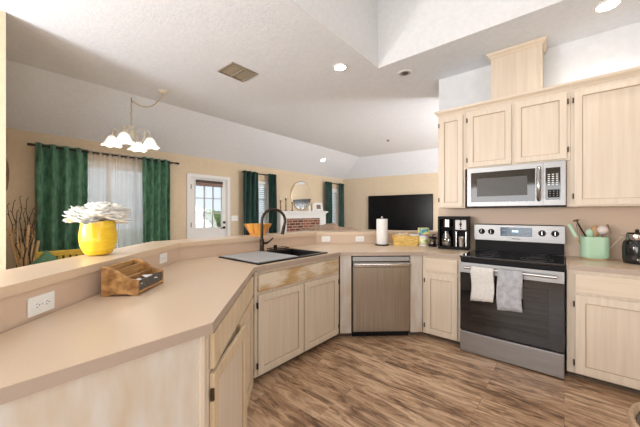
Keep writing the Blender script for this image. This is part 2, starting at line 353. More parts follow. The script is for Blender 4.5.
blind(m1+0.025, WIN[0][1], WIN[0][2], WIN[0][3], 'white slat blind in the right half of the wide window behind sheer curtains', 38)
blind(*WIN[1], 'white slat blind in the narrow window between door and fireplace', 30)
blind(*WIN[2], 'white slat blind in the far narrow window right of the fireplace', 30)

# patio door
cas = MB(); cas.box(XW, XW+0.022, 2.57, 2.64, 0, 2.10).box(XW, XW+0.022, 3.44, 3.51, 0, 2.10).box(XW, XW+0.022, 2.64, 3.44, 2.04, 2.10)
cas.box(XW-0.15, XW, 2.64, 2.655, 0, 2.04).box(XW-0.15, XW, 3.425, 3.44, 0, 2.04).box(XW-0.15, XW, 2.655, 3.425, 2.025, 2.04)
struct(cas.build('trim_2', M_white))
dr = MB(); dx0, dx1 = XW-0.055, XW-0.012; gy0, gy1, gz0, gz1 = 2.755, 3.325, 1.03, 1.93
dr.box(dx0, dx1, 2.657, gy0, 0.01, 2.022).box(dx0, dx1, gy1, 3.423, 0.01, 2.022).box(dx0, dx1, gy0, gy1, 0.01, gz0).box(dx0, dx1, gy0, gy1, gz1, 2.022)
dr.box(dx1, dx1+0.008, gy0-0.02, gy0, gz0-0.02, gz1+0.02).box(dx1, dx1+0.008, gy1, gy1+0.02, gz0-0.02, gz1+0.02).box(dx1, dx1+0.008, gy0, gy1, gz0-0.02, gz0).box(dx1, dx1+0.008, gy0, gy1, gz1, gz1+0.02)
for y in (2.78, 3.09): dr.box(dx1, dx1+0.006, y, y+0.25, 0.2, 0.85, 0.003)
door = struct(dr.build('door_1', M_white))
MB().box(dx0+0.018, dx0+0.022, gy0, gy1, gz0, gz1).build('glass_pane', M_glass, door)
mu = MB()
for k in (1, 2): y = gy0+(gy1-gy0)*k/3; mu.box(dx0+0.01, dx1, y-0.009, y+0.009, gz0, gz1)
for k in (1, 2): z = gz0+(gz1-gz0)*k/3; mu.box(dx0+0.01, dx1, gy0, gy1, z-0.009, z+0.009)
mu.build('muntins', mat('muntin_grey', (0.55, 0.55, 0.57), 0.5), door)
mb = MB().cyl(0.026, 0, 0.02, 20, mtx=Matrix.Translation((dx1, 3.375, 1.02)) @ Matrix.Rotation(R(90), 4, 'Y')).cyl(0.026, 0, 0.03, 20, mtx=Matrix.Translation((dx1, 3.375, 1.13)) @ Matrix.Rotation(R(90), 4, 'Y'))
mb.tube([(dx1+0.01, 3.375, 1.02), (dx1+0.05, 3.375, 1.02), (dx1+0.055, 3.33, 1.015), (dx1+0.05, 3.27, 1.01)], 0.010)
mb.build('door_handle', M_bronze, door, True)
for z in (0.3, 1.05, 1.8): MB().box(XW-0.008, XW+0.004, 2.648, 2.664, z, z+0.09).build('hinge', M_hinge, door)
sh = thing('door_shade', 'brown woven shade rolled up at the top of the patio door glass', 'shade', (XW+0.002, 3.04, 1.89))
MB().box(0, 0.028, -0.29, 0.29, 0.05, 0.10, 0.006).build('headrail', M_bronze, sh); MB().box(0.002, 0.022, -0.288, 0.288, -0.02, 0.05, 0.008).build('gathered_fabric', M_valance, sh)
# baseboards
struct(MB().box(XW, XW+0.014, 0.14, 2.57, 0, 0.10).box(XW, XW+0.014, 3.51, 4.70, 0, 0.10).box(XW, XW+0.014, 6.6, 7.62, 0, 0.10).build('baseboard_left', M_white))
a, b, c, d = tvw(0.02, 0.0), tvw(7.8, 0.0), tvw(7.8, 0.014), tvw(0.02, 0.014)
struct(MB().prism([a, b, c, d], 0, 0.10).build('baseboard_back', M_white))
# ground outside
tag(MB().box(-30, XW-0.16, -14, 26, -0.25, -0.15).build('lawn', M_grass), 'green lawn outside the windows', 'lawn', kind='stuff')
def shrub(x, y, r, hgt, label, rz=0):
    t = thing('garden_shrub', label, 'shrub', (x, y, -0.15)); mb = MB()
    rnd = random.Random(int(x*10+y*7))
    for k in range(26):
        a = rnd.random()*2*PI; q = rnd.random()**0.5*r*0.7; z = hgt*(0.25+0.65*rnd.random())
        mb.sph(r*0.33, (math.cos(a)*q, math.sin(a)*q, z), (1, 1, 0.85), 10)
    o = mb.build('foliage', M_hedge, t)
    MB().cyl(0.05, 0, hgt*0.5, 8).build('trunk', M_twig, t)
shrub(-11.5, 6.9, 0.9, 1.6, 'green shrub outside, seen through the lower right panes of the patio door')
shrub(-13.5, 5.7, 0.7, 1.3, 'small green shrub outside, seen at the left panes of the patio door')

# half wall behind the counter, with bar ledge
FS, BS = -1.42, -1.60          # left leg splash face / far face, as X+Y
face = [(-1.0, FS+1.0), (-2.53, FS+2.53), (-2.53, 2.90), (-1.184, 4.246)]
back = [(-1.182, 4.50), (-2.71, 2.98), (-2.71, 1.035), (-1.0, -0.67)]
mb = MB().prism([(-1.0, FS+1.0), (-2.53, FS+2.53), (-2.71, 1.035), (-1.0, -0.67)], 0, 1.03).prism([(-2.53, FS+2.53), (-2.53, 2.90), (-2.71, 2.98), (-2.71, 1.035)], 0, 1.03).prism([(-2.53, 2.90), (-1.184, 4.246), (-1.184, 4.50), (-2.71, 2.98)], 0, 1.03)
struct(mb.build('wall_half', M_lamv))
lf, lb = 0.012, 0.40
def off(s): # ledge outline: front lines and back lines
    return s
mb = MB()
F = [(-0.98, FS+0.98+0.012), (-2.518, FS+2.518+0.012), (-2.518, 2.895), (-1.184, 4.229)]
B = [(-0.98, -1.82+0.98), (-2.82, 1.0), (-2.82, 3.02), (-1.184, 4.656)]
for i in range(3): mb.prism([F[i], F[i+1], B[i+1], B[i]], 1.031, 1.07)
bmesh.ops.remove_doubles(mb.bm, verts=mb.bm.verts, dist=1e-5)
tag(mb.build('bar_ledge', M_lam), 'long tan laminate bar ledge on top of the half wall behind the counter', 'ledge')

# ------------------------------------------------------------------ counters
SX0, SX1, SY0, SY1 = -2.36, -1.87, 1.45, 2.25      # hole of the sink
mb = MB(); g = 0.003
P0, P1, P2, P3, P4 = (-1.0, -0.405), (-1.0, 0.56), (-1.79, 1.34), (-1.79, 2.44), (-1.15, 3.03)
zt, zb = 0.914, 0.876
bx = -2.527
polys = [[P0, P1, P2, (bx, P2[1]), (bx, FS-bx+g+0.002)],
         [P2, (-1.79, SY0), (bx, SY0), (bx, P2[1])],
         [(-1.79, SY0), (-1.79, SY1), (SX1, SY1), (SX1, SY0)],
         [(SX0, SY0), (SX0, SY1), (bx, SY1), (bx, SY0)],
         [(-1.79, SY1), P3, (bx, P3[1]), (bx, SY1)],
         [P3, P4, (-1.15, 3.652), (-1.2, 3.652), (-1.2, 4.22), (bx, 2.893), (bx, P3[1])],
         [P4, (-0.772, 3.03), (-0.772, 3.652), (-1.15, 3.652)]]
for p in polys: mb.prism(p, zb, zt)
ct = mb.build('kitchen_counter', M_lam); ebm = MB()
for (p, q) in ((P0, P1), (P1, P2), (P2, P3), (P3, P4), (P4, (-0.772, 3.03))):
    dx, dy = q[0]-p[0], q[1]-p[1]; l_ = math.hypot(dx, dy); nx, ny = dy/l_, -dx/l_
    ebm.prism([p, q, (q[0]+nx*0.0015, q[1]+ny*0.0015), (p[0]+nx*0.0015, p[1]+ny*0.0015)], zb-0.001, zt-0.0012)
ebm.build('edge_band', M_edge, ct)
tag(ct, 'long tan laminate countertop running from the near left corner around the sink to the range', 'countertop')
mb = MB().box(0.012, 1.6, 3.03, 3.652, zb, zt, 0.004)
sc_ = mb.build('side_counter', M_lam); MB().box(0.013, 1.6, 3.0285, 3.03, zb-0.001, zt-0.0012).build('edge_band', M_edge, sc_)
tag(sc_, 'short tan laminate countertop right of the range, under the mint crock', 'countertop')

# ------------------------------------------------------------------ cabinet parts (local frame: x right, y into the cabinet, z up)
def door_leaf(parent, x0, x1, z0, z1, y=-0.02, hinge='l', fw=0.055, angle=0, label=None, m=None):
    px = x0 if hinge == 'l' else x1
    mb = MB(); t = 0.019
    mb.box(x0-px, x0-px+fw, 0, t, z0, z1, 0.003).box(x1-px-fw, x1-px, 0, t, z0, z1, 0.003)
    mb.box(x0-px+fw-0.003, x1-px-fw+0.003, 0.0005, t, z0, z0+fw, 0.003).box(x0-px+fw-0.003, x1-px-fw+0.003, 0.0005, t, z1-fw, z1, 0.003)
    d = mb.build('door', m or M_oak, parent); d.location = (px, y, 0); d.rotation_euler = (0, 0, R(angle))
    if label: d['label'] = label
    p = MB(); i = fw-0.004
    p.box(x0-px+i, x1-px-i, 0.0135, 0.0165, z0+i, z1-i)
    p.build('door_panel', M_oakp, d)
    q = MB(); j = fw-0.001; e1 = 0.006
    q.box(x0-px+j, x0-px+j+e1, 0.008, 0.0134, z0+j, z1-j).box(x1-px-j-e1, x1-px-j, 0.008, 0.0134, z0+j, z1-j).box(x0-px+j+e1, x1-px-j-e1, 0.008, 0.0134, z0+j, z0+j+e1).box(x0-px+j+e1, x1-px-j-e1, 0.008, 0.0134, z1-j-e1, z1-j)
    q.build('recess_shade_strip', M_recess_shade, d)  # darker strips stand in for the shade around the recessed panel
    for z in (z0+0.055, z1-0.10):
        hx = -0.012 if hinge == 'l' else 0.002
        MB().box(hx, hx+0.010, -0.002, 0.012, z, z+0.045, 0.001).build('hinge', M_hinge, d)
    return d
def drawer_front(parent, x0, x1, z0, z1, m=None, y=-0.02, name='drawer'):
    return MB().box(x0, x1, y, y+0.019, z0, z1, 0.004).build(name, m or M_oakh, parent)
def carcass(parent, wd, z0, z1, dp, ts=0.0, m=None):
    mb = MB(); mb.box(0, wd, 0, 0.019, z0, z1).box(0, 0.016, 0.019, dp, z0, z1).box(wd-0.016, wd, 0.019, dp, z0, z1).box(0.016, wd-0.016, dp-0.01, dp, z0, z1).box(0.016, wd-0.016, 0.019, dp-0.01, z0, z0+0.016)
    return mb.build('carcass', m or M_oak, parent)
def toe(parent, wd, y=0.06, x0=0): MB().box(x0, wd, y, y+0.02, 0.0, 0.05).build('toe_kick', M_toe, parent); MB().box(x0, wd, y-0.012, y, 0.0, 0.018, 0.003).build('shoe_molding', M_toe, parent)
Z0c = 0.051; Z1c = 0.875
# left leg cabinet (drawers over doors, near door ajar)
c45 = math.sqrt(0.5)
t = thing('base_cabinet', 'pale maple base cabinet left of the sink with two drawers and one door ajar', 'cabinet', (-1.0-0.028*c45-0.009, 0.56-0.028*c45+0.019, 0), 135)
Lw = 1.10-0.03
carcass(t, Lw, Z0c, Z1c, 0.55); toe(t, Lw)
drawer_front(t, 0.008, 0.50, 0.725, 0.862, M_oakw); drawer_front(t, 0.515, Lw-0.05, 0.725, 0.862, M_oakw)
door_leaf(t, 0.008, 0.50, 0.07, 0.708, hinge='l', angle=-5, m=M_oakw, label='pale maple cabinet door standing slightly ajar')
door_leaf(t, 0.515, Lw-0.05, 0.07, 0.708, hinge='r', m=M_oakw)
# end panel of the peninsula
t = thing('end_cabinet', 'whitewashed maple end panel unit at the near left under the counter corner', 'cabinet', (-1.02, -0.37, 0), 90)
MB().box(0, 0.905, 0, 0.018, 0.0, Z1c).build('side_panel', M_endp, t)
MB().box(0.887, 0.905, -0.010, 0, 0.0, Z1c, 0.002).build('corner_stile', M_oak, t)
# sink base
t = thing('sink_cabinet', 'pale maple sink base cabinet with two doors and a worn false front', 'cabinet', (-1.82, 1.365, 0), 90)
Lw = 1.088
carcass(t, Lw, Z0c, Z1c, 0.55).location.z = 0; toe(t, Lw)
drawer_front(t, 0.025, 1.055, 0.71, 0.845, M_worn, name='false_front')['label'] = 'worn and bleached false drawer front'
door_leaf(t, 0.025, 0.53, 0.062, 0.685, hinge='l'); door_leaf(t, 0.545, 1.055, 0.062, 0.685, hinge='r')
# dishwasher run at 45 degrees: origin at the left face corner
ox, oy = -1.810, 2.462; DA = 42.7; dcx, dcy = math.cos(R(DA)), math.sin(R(DA))
t = thing('filler_panel', 'narrow pale maple filler panel left of the dishwasher', 'panel', (ox, oy, 0), DA)
MB().box(0.0, 0.120, 0, 0.02, Z0c, Z1c).build('panel', M_endp, t); MB().box(0.012, 0.120, 0.06, 0.08, 0, 0.05).build('toe_kick', M_toe, t)
t = thing('filler_panel', 'narrow pale maple filler panel right of the dishwasher', 'panel', (ox, oy, 0), DA)
MB().box(0.755, 0.885, 0, 0.02, Z0c, Z1c).build('panel', M_endp, t); MB().box(0.755, 0.87, 0.06, 0.08, 0, 0.05).build('toe_kick', M_toe, t)
t = thing('dishwasher', 'stainless steel dishwasher built in between two maple filler panels', 'dishwasher', (ox+0.126*dcx, oy+0.126*dcy, 0), DA)
W = 0.622
MB().box(0.0, W, 0.012, 0.50, 0.05, 0.868).build('tub', M_dark, t)
MB().box(0.008, W-0.004, -0.030, 0.010, 0.075, 0.805, 0.006).build('door', M_steelv, t)
MB().box(0.008, W-0.004, -0.012, 0.010, 0.812, 0.862, 0.003).build('control_panel', M_steel, t)
MB().box(0.008, W-0.004, -0.058, -0.012, 0.752, 0.800, 0.012, 3).build('handle', M_steelh, t, True)
MB().box(0.008, W-0.004, 0.04, 0.055, 0.0, 0.068).build('toe_kick', M_black, t)
# cabinet left of range
t = thing('base_cabinet', 'narrow pale maple base cabinet between dishwasher and range', 'cabinet', (-1.154, 3.062, 0))
carcass(t, 0.381, Z0c, Z1c, 0.55); toe(t, 0.381, 0.06, 0.03)
drawer_front(t, 0.03, 0.35, 0.722, 0.858); door_leaf(t, 0.03, 0.35, 0.062, 0.692, hinge='l')
# cabinet right of range
t = thing('base_cabinet', 'pale maple base cabinet right of the range with drawer and door', 'cabinet', (0.016, 3.062, 0))
carcass(t, 1.0, Z0c, Z1c, 0.55); toe(t, 1.0)
drawer_front(t, 0.05, 0.95, 0.70, 0.846); door_leaf(t, 0.05, 0.95, 0.062, 0.68, hinge='l', fw=0.06)

# ------------------------------------------------------------------ upper cabinets
UF = 3.33
def crown(parent, x0, x1, z, yf, left=False, right=False, dp=0.30):
    prof = [(0, 0), (-0.008, 0), (-0.010, 0.010), (-0.020, 0.022), (-0.032, 0.034), (-0.036, 0.052), (0, 0.052)]
    mb = MB(); a = x0-(0.05 if left else 0); b = x1+(0.05 if right else 0)
    t = bmesh.new(); L = []; Rr = []
    for (py, pz) in prof:
        L.append(t.verts.new((x0+(py if left else 0), yf+py, z+pz))); Rr.append(t.verts.new((x1-(py if right else 0), yf+py, z+pz)))
    n = len(prof)
    for i in range(n): t.faces.new((L[i], L[(i+1) % n], Rr[(i+1) % n], Rr[i]))
    t.faces.new(L); t.faces.new(Rr)
    for flag, xs, sg in ((left, x0, 1), (right, x1, -1)):
        if flag:
            A = [t.verts.new((xs+sg*py, yf+py, z+pz)) for py, pz in prof]; Bq = [t.verts.new((xs+sg*py, yf+dp, z+pz)) for py, pz in prof]
            for i in range(n): t.faces.new((A[i], A[(i+1) % n], Bq[(i+1) % n], Bq[i]))
            t.faces.new(Bq)
    bmesh.ops.recalc_face_normals(t, faces=t.faces); mb._add(t)
    return mb.build('crown_molding', M_oakh, parent)
def ucab(x0, x1, z0, z1, doors, label, **kw):
    t = thing('wall_cabinet', label, 'cabinet', (x0, UF, z0)); wd = x1-x0; hh = z1-z0
    MB().box(0, wd, 0, 0.322, 0, hh).build('carcass', M_oak, t)
    for (a, b, hg, bot) in doors: door_leaf(t, a-x0, b-x0, bot, hh-0.03, hinge=hg, fw=0.05)
    crown(t, 0, wd, hh, 0, **kw)
    if x0 == 0.044: MB().box(-0.028, 0, 0, 0.30, 0, 0.405).build('stile', M_oak, t)
    return t
ucab(-1.08, -0.803, 1.38, 2.405, [(-1.062, -0.822, 'l', 0.012)], 'narrow pale maple wall cabinet at the left end, beside the microwave', left=True, dp=0.32)
ucab(-0.801, 0.042, 1.79, 2.405, [(-0.775, -0.39, 'l', 0.012), (-0.362, 0.018, 'r', 0.012)], 'pale maple two-door wall cabinet above the microwave')
ucab(0.044, 1.30, 1.38, 2.405, [(0.066, 0.66, 'l', 0.012), (0.68, 1.27, 'r', 0.012)], 'tall pale maple wall cabinet right of the microwave')
t = thing('vent_chase', 'pale maple box with crown hiding the hood duct, on top of the cabinets', 'cabinet', (-0.58, 3.42, 2.406))
MB().box(0, 0.42, 0, 0.235, 0, 0.5595).build('box', M_oakp, t)
MB().box(0.405, 0.424, -0.004, 0.02, 0.0, 0.50, 0.003).build('corner_bead', M_oakh, t)
crown(t, 0, 0.42, 0.508, 0, left=True, right=True, dp=0.235)

# microwave
t = thing('microwave', 'stainless steel over-the-range microwave mounted under the wall cabinet', 'microwave', (-0.768, 3.27, 1.382))
W = 0.778; Hh = 0.398
MB().box(0, W, 0.03, 0.38, 0.0, Hh).build('body', M_steel, t)
mb = MB(); dw = 0.622
mb.box(0.0, dw, 0, 0.028, 0.012, 0.052).box(0.0, dw, 0, 0.028, 0.352, Hh).box(0, 0.035, 0, 0.028, 0.052, 0.352).box(dw-0.055, dw, 0, 0.028, 0.052, 0.352)
d = mb.build('door', M_steel, t)
MB().box(0.035, dw-0.055, 0.006, 0.02, 0.052, 0.352).build('window', M_blkglass, d)
MB().box(0.09, dw-0.115, 0.0045, 0.0055, 0.11, 0.29, 0.0).build('window_mesh', mat('mesh_screen', (0.06, 0.055, 0.05), 0.4), d)
MB().tube([(dw-0.03, -0.0, 0.06), (dw-0.03, -0.035, 0.085), (dw-0.03, -0.045, 0.20), (dw-0.03, -0.035, 0.33), (dw-0.03, 0.0, 0.355)], 0.015, 10).build('handle', M_steelh, t, True)
MB().box(dw+0.003, W, 0, 0.028, 0.012, Hh).build('control_frame', M_steel, t)
MB().box(dw+0.018, W-0.035, -0.003, 0.001, 0.06, 0.345, 0.001).build('control_panel', M_blkglass, t)
mb = MB()
for r in range(6):
    for c_ in range(3): mb.box(dw+0.034+c_*0.028, dw+0.050+c_*0.028, -0.004, -0.003, 0.19+r*0.018, 0.198+r*0.018)
mb.build('buttons', M_plast, t)
mb = MB().box(dw+0.035, dw+0.115, -0.005, -0.003, 0.08, 0.15, 0.001); mb.build('keypad_pad', M_black, t)
mb = MB()
for r in range(3):
    for c_ in range(3): mb.cyl(0.004, 0.0, 0.001, 10, mtx=Matrix.Translation((dw+0.05+c_*0.025, -0.005, 0.095+r*0.02)) @ Matrix.Rotation(R(90), 4, 'X'))
mb.build('keypad_dots', M_grey, t)
MB().box(0.0, W, 0.002, 0.38, -0.002, 0.010).build('underside_grille', M_black, t)

# ------------------------------------------------------------------ range
t = thing('range', 'freestanding stainless steel electric range with black glass top between the cabinets', 'range', (-0.766, 3.0, 0))
W = 0.772
MB().box(0.0, W, 0.03, 0.645, 0.03, 0.895).build('body', M_black, t)
MB().box(0.001, W-0.001, 0.015, 0.03, 0.86, 0.895, 0.0).build('front_trim', M_black, t); MB().box(0.03, W-0.03, 0.06, 0.10, 0, 0.03).build('toe_kick', M_black, t)
MB().box(-0.0, W, -0.018, 0.575, 0.896, 0.918, 0.006).build('cooktop', M_blkglass, t)
mb = MB()
for (x, y, r) in ((0.2, 0.15, 0.10), (0.58, 0.15, 0.115), (0.2, 0.42, 0.075), (0.57, 0.42, 0.09)):
    mb.torus(r, 0.0012, Matrix.Translation((x, y, 0.9185)), ring=4)
    mb.torus(r*0.6, 0.0008, Matrix.Translation((x, y, 0.9185)), ring=4)
mb.build('burner_rings', mat('burner_ring_grey', (0.07, 0.07, 0.075), 0.4), t)
# backguard
MB().box(0.005, W-0.005, 0.585, 0.645, 0.918, 1.205, 0.004).build('backguard', M_black, t)
MB().box(-0.002, W+0.002, 0.565, 0.585, 1.03, 1.20, 0.004).build('control_panel', M_steel, t)
MB().box(0.25, 0.52, 0.558, 0.566, 1.085, 1.175, 0.002).build('display', M_display, t)
mb = MB()
for k, x in enumerate((0.355, 0.368, 0.384, 0.397)): mb.box(x, x+0.009, 0.556, 0.558, 1.128, 1.146)
mb.build('clock_digits', M_digit, t)
mb = MB()
for k in range(5): mb.box(0.268+k*0.014, 0.277+k*0.014, 0.5565, 0.558, 1.10, 1.106).box(0.44+k*0.014, 0.449+k*0.014, 0.5565, 0.558, 1.10, 1.106)
mb.box(0.268, 0.30, 0.5565, 0.558, 1.14, 1.146).box(0.46, 0.50, 0.5565, 0.558, 1.14, 1.146)
mb.build('display_marks', M_grey, t)
MB().box(0.35, 0.42, 0.5635, 0.565, 1.054, 1.062).build('brand_mark', M_slot, t)
for x in (0.075, 0.165, 0.60, 0.70):
    k = MB().cyl(0.030, 0, 0.006, 24, mtx=Matrix.Translation((x, 0.565, 1.125)) @ Matrix.Rotation(R(90), 4, 'X')).cyl(0.024, 0.006, 0.03, 24, 0.021, mtx=Matrix.Translation((x, 0.565, 1.125)) @ Matrix.Rotation(R(90), 4, 'X')).build('knob', M_black, t, True)
    MB().box(x-0.003, x+0.003, 0.530, 0.535, 1.108, 1.145, 0.001).build('pointer', M_steelh, k)
# oven door
d = MB().box(0.004, W-0.004, -0.022, 0.012, 0.215, 0.855, 0.004).build('oven_door', M_blkglass, t)
MB().box(0.004, W-0.004, -0.026, -0.020, 0.762, 0.856, 0.002).build('door_band', M_steel, d)
MB().box(0.10, W-0.10, -0.0235, -0.0215, 0.30, 0.70).build('oven_window', M_ovenglass, d)
h_ = MB().tube([(0.05, -0.062, 0.815), (W-0.05, -0.062, 0.815)], 0.013, 12)
h_.box(0.05, 0.075, -0.066, -0.024, 0.805, 0.825, 0.003).box(W-0.075, W-0.05, -0.066, -0.024, 0.805, 0.825, 0.003)
h_.build('handle', M_steelh, d, True)
MB().box(0.004, W-0.004, -0.026, 0.012, 0.012, 0.205, 0.008, 3).build('storage_drawer', M_steel, t)

# towels over the oven handle
def towel(x0, x1, zf, zbk, m, label, seed):
    rnd = random.Random(seed); yc = 3.0-0.062; zt_ = 0.815; r = 0.0175
    prof = [(yc+r+0.003, zbk)] + [(yc+r, zt_-0.03)] + [(yc+r*math.cos(a), zt_+r*math.sin(a)) for a in [PI*k/6 for k in range(7)]] + [(yc-r-0.001-0.004*math.sin(k*0.9), zt_-(zt_-zf)*k/10) for k in range(1, 11)]
    mb = MB(); nx = 14; rows = []
    for j, (y, z) in enumerate(prof):
        rr = []
        for i in range(nx+1):
            u = i/nx; wv = 0.005*math.sin(u*9+seed)*(min(1, max(0, (j-8)/5)))
            fl = 0.012*(rnd.random()-0.5) if j == len(prof)-1 else 0
            rr.append(mb.bm.verts.new((x0+(x1-x0)*u + (0.006*math.sin(j*0.5+seed) if j > 8 else 0), y-abs(wv), z+fl*0.6+(0.018*(u-0.5) if j == len(prof)-1 else 0))))
        rows.append(rr)
    for a, b in zip(rows, rows[1:]):
        for i in range(nx): mb.bm.faces.new((a[i], a[i+1], b[i+1], b[i]))
    o = mb.build('dish_towel', m, None, True, solid=0.004); tag(o, label, 'towel', None)
towel(-0.655, -0.475, 0.53, 0.60, M_linen, 'light cream dish towel hanging on the left of the oven handle', 1)
towel(-0.447, -0.267, 0.49, 0.60, M_linen2, 'grey blue dish towel hanging on the right of the cream towel on the oven handle', 4)

# ------------------------------------------------------------------ sink, faucet
t = thing('kitchen_sink', 'black composite drop-in double sink set into the counter', 'sink', (0, 0, 0))
mb = MB(); rz0, rz1 = 0.9145, 0.926; X0, X1, Y0, Y1 = -2.42, -1.835, 1.415, 2.285; IX0, IX1, IY0, IY1 = -2.33, -1.875, 1.46, 2.24; YM = 1.865
mb.box(X0, IX0, Y0, Y1, rz0, rz1).box(IX1, X1, Y0, Y1, rz0, rz1).box(IX0, IX1, Y0, IY0, rz0, rz1).box(IX0, IX1, IY1, Y1, rz0, rz1)
mb.box(IX0, IX1, YM-0.012, YM+0.012, 0.80, rz1-0.002)
for (a, b) in ((IY0, YM), (YM, IY1)):
    mb.box(IX0, IX1, a, b, 0.70, 0.712)
mb.box(IX0, IX0+0.008, IY0, IY1, 0.70, rz0).box(IX1-0.008, IX1, IY0, IY1, 0.70, rz0).box(IX0, IX1, IY0, IY0+0.008, 0.70, rz0).box(IX0, IX1, IY1-0.008, IY1, 0.70, rz0)
mb.build('basin', M_sink, t)
for y in (1.66, 2.05): MB().cyl(0.04, 0.713, 0.718, 20, loc=(-2.1, y)).build('drain', M_steel, t)
o = MB().box(-2.385, -1.845, 1.42, 1.865, 0.9268, 0.936, 0.004).build('drying_board', M_grey); tag(o, 'flat grey board covering the left basin of the black sink', 'board')
t = thing('faucet', 'tall dark bronze gooseneck faucet behind the black sink', 'faucet', (-2.375, 1.875, 0.9265))
# spout swings towards the right basin
dxy = Vector((0.50, 0.86)).normalized()
MB().cyl(0.032, 0, 0.012, 24).cyl(0.023, 0.012, 0.13, 24).build('body', M_bronze, t, True)
pts = [(0, 0, 0.13), (0, 0, 0.30)]; rr = 0.122
for k in range(0, 13):
    a = PI - PI*1.12*k/12; q = rr+rr*math.cos(a); pts.append((dxy.x*q, dxy.y*q, 0.315+rr*math.sin(a)))
MB().tube(pts, 0.0145, 14).build('gooseneck', M_bronze, t, True)
e = Vector(pts[-1]); e2 = e+(Vector(pts[-1])-Vector(pts[-2])).normalized()*0.10
MB().tube([e, e+(e2-e)*0.2, e2], 0.016, 14, [0.0135, 0.017, 0.019]).build('spray_head', M_bronze, t, True)
MB().tube([(0, 0, 0.085), (0.03, 0.045, 0.09), (0.045, 0.065, 0.105), (0.06, 0.10, 0.14)], 0.009, 10, [0.016, 0.012, 0.008, 0.007]).build('lever', M_bronze, t, True)
# sink rack
t = thing('sink_rack', 'low dark wire rack beside the faucet at the back of the sink', 'rack', (-2.30, 2.03, 0.928))
mb = MB()
for z in (0.012, 0.03): mb.tube([(-0.05, -0.11, z), (0.05, -0.11, z), (0.05, 0.11, z), (-0.05, 0.11, z), (-0.05, -0.11, z)], 0.0035, 6)
for k in range(8): y = -0.10+k*0.0286; mb.tube([(-0.05, y, 0.03), (-0.045, y, 0.0), (0.045, y, 0.0), (0.05, y, 0.03)], 0.003, 6)
mb.build('wire_frame', M_bronze, t)
MB().box(-0.03, 0.0, -0.04, -0.012, 0.008, 0.062, 0.006).build('scrubber', M_black, t)
for y in (-0.08, 0.08): MB().cyl(0.005, 0, 0.004, 8, loc=(0.0, y)).build('foot', M_black, t)

# ------------------------------------------------------------------ outlets and switches
def outlet(loc, rz, label, gang=True, n=2):
    t = thing('wall_outlet', label, 'outlet', loc, rz)     # local: x along the wall, y into it
    MB().box(-0.058, 0.058, -0.006, 0, -0.036, 0.036, 0.002).build('cover_plate', M_plast, t)
    for s in (-1, 1):
        f = MB().cyl(0.0155, 0.0, 0.003, 20, mtx=Matrix.Translation((s*0.0215, -0.005, 0)) @ Matrix.Rotation(R(90), 4, 'X')).build('socket', M_plast, t)
        MB().box(s*0.0215-0.008, s*0.0215-0.001, -0.0085, -0.0078, 0.005, 0.007).box(s*0.0215-0.008, s*0.0215-0.001, -0.0085, -0.0078, -0.007, -0.005).cyl(0.0026, 0, 0.0005, 8, mtx=Matrix.Translation((s*0.0215+0.006, -0.008, 0)) @ Matrix.Rotation(R(90), 4, 'X')).build('slots', M_slot, f)
    MB().cyl(0.003, 0, 0.001, 8, mtx=Matrix.Translation((0, -0.006, 0)) @ Matrix.Rotation(R(90), 4, 'X')).build('screw', M_grey, t)
e_ = 0.0015
outlet((-1.573+e_*c45, 0.153+e_*c45, 0.965), 135, 'white outlet nearest the camera on the tan splash, left of the wooden organizer')
outlet((-2.31+e_*c45, 0.89+e_*c45, 0.984), 135, 'white outlet on the tan splash just right of the wooden organizer')
outlet((-2.43+0.031, 2.969-0.0, 0.98) if False else (-2.435+e_, 2.995-e_, 0.979), 45, 'white outlet on the far splash right of the black sink')
outlet((-2.11+e_, 3.32-e_, 0.976), 45, 'white outlet on the far splash left of the paper towel roll')
t = thing('light_switch', 'white switch plate on the tan wall right of the patio door', 'light switch', (XW, 3.63, 1.215), -90)
t.rotation_euler = (0, 0, R(90))
MB().box(-0.085, 0.085, -0.006, 0, -0.058, 0.058, 0.002).build('cover_plate', M_plast, t)
for s in (-1, 0, 1): MB().box(s*0.046-0.005, s*0.046+0.005, -0.014, -0.006, -0.012, 0.012, 0.002).build('toggle', M_plast, t)

# ------------------------------------------------------------------ wooden organizer on counter
t = thing('desk_organizer', 'brown wooden organizer box with three slots on the counter by the splash', 'organizer', (-1.596-0.004, 0.505-0.004, 0.915), 135)
L = 0.275; D = 0.170
side = [(0, 0.0), (0, 0.075), (0.04, 0.082), (0.075, 0.105), (0.11, 0.132), (0.15, 0.143), (D, 0.146), (D, 0.0), (D-0.03, 0.0), (D-0.045, 0.008), (0.045, 0.008), (0.03, 0.0)]
for x in (0, L-0.014):
    MB().prism(side, 0, 0.014, mtx=Matrix(((0, 0, 1, x), (1, 0, 0, 0), (0, 1, 0, 0), (0, 0, 0, 1)))).build('side_panel', M_wood, t)
MB().box(0.014, L-0.014, D-0.012, D, 0.01, 0.14).build('back_panel', M_wood, t)
MB().box(0.014, L-0.014, 0.0, D-0.012, 0.008, 0.02).build('bottom_panel', M_wood, t)
for y, z in ((0.06, 0.088), (0.115, 0.12)): MB().box(0.014, L-0.014, y, y+0.010, 0.02, z).build('divider', M_wood, t)
MB().box(0.014, L-0.014, 0.003, 0.013, 0.02, 0.068).build('front_panel', varied('dark_chalk_front', (0.05, 0.045, 0.04), (0.12, 0.11, 0.10), nscale=8, rough=0.6), t)['label'] = 'dark chalkboard front'
o = MB().box(-0.035, 0.035, -0.022, 0.022, 0, 0.003, 0.001, mtx=rotm('X', 20)).build('paper_scrap', M_paper); o.location = (-1.665, 0.53, 0.972); o.rotation_euler = (0, 0, R(140)); tag(o, 'left scrap of white paper in the front slot of the organizer', 'paper')
o2 = o.copy(); col.objects.link(o2); o2.location = (-1.735, 0.60, 0.974); o2.rotation_euler = (0, R(8), R(120)); o2['label'] = 'right scrap of white paper in the front slot of the organizer'

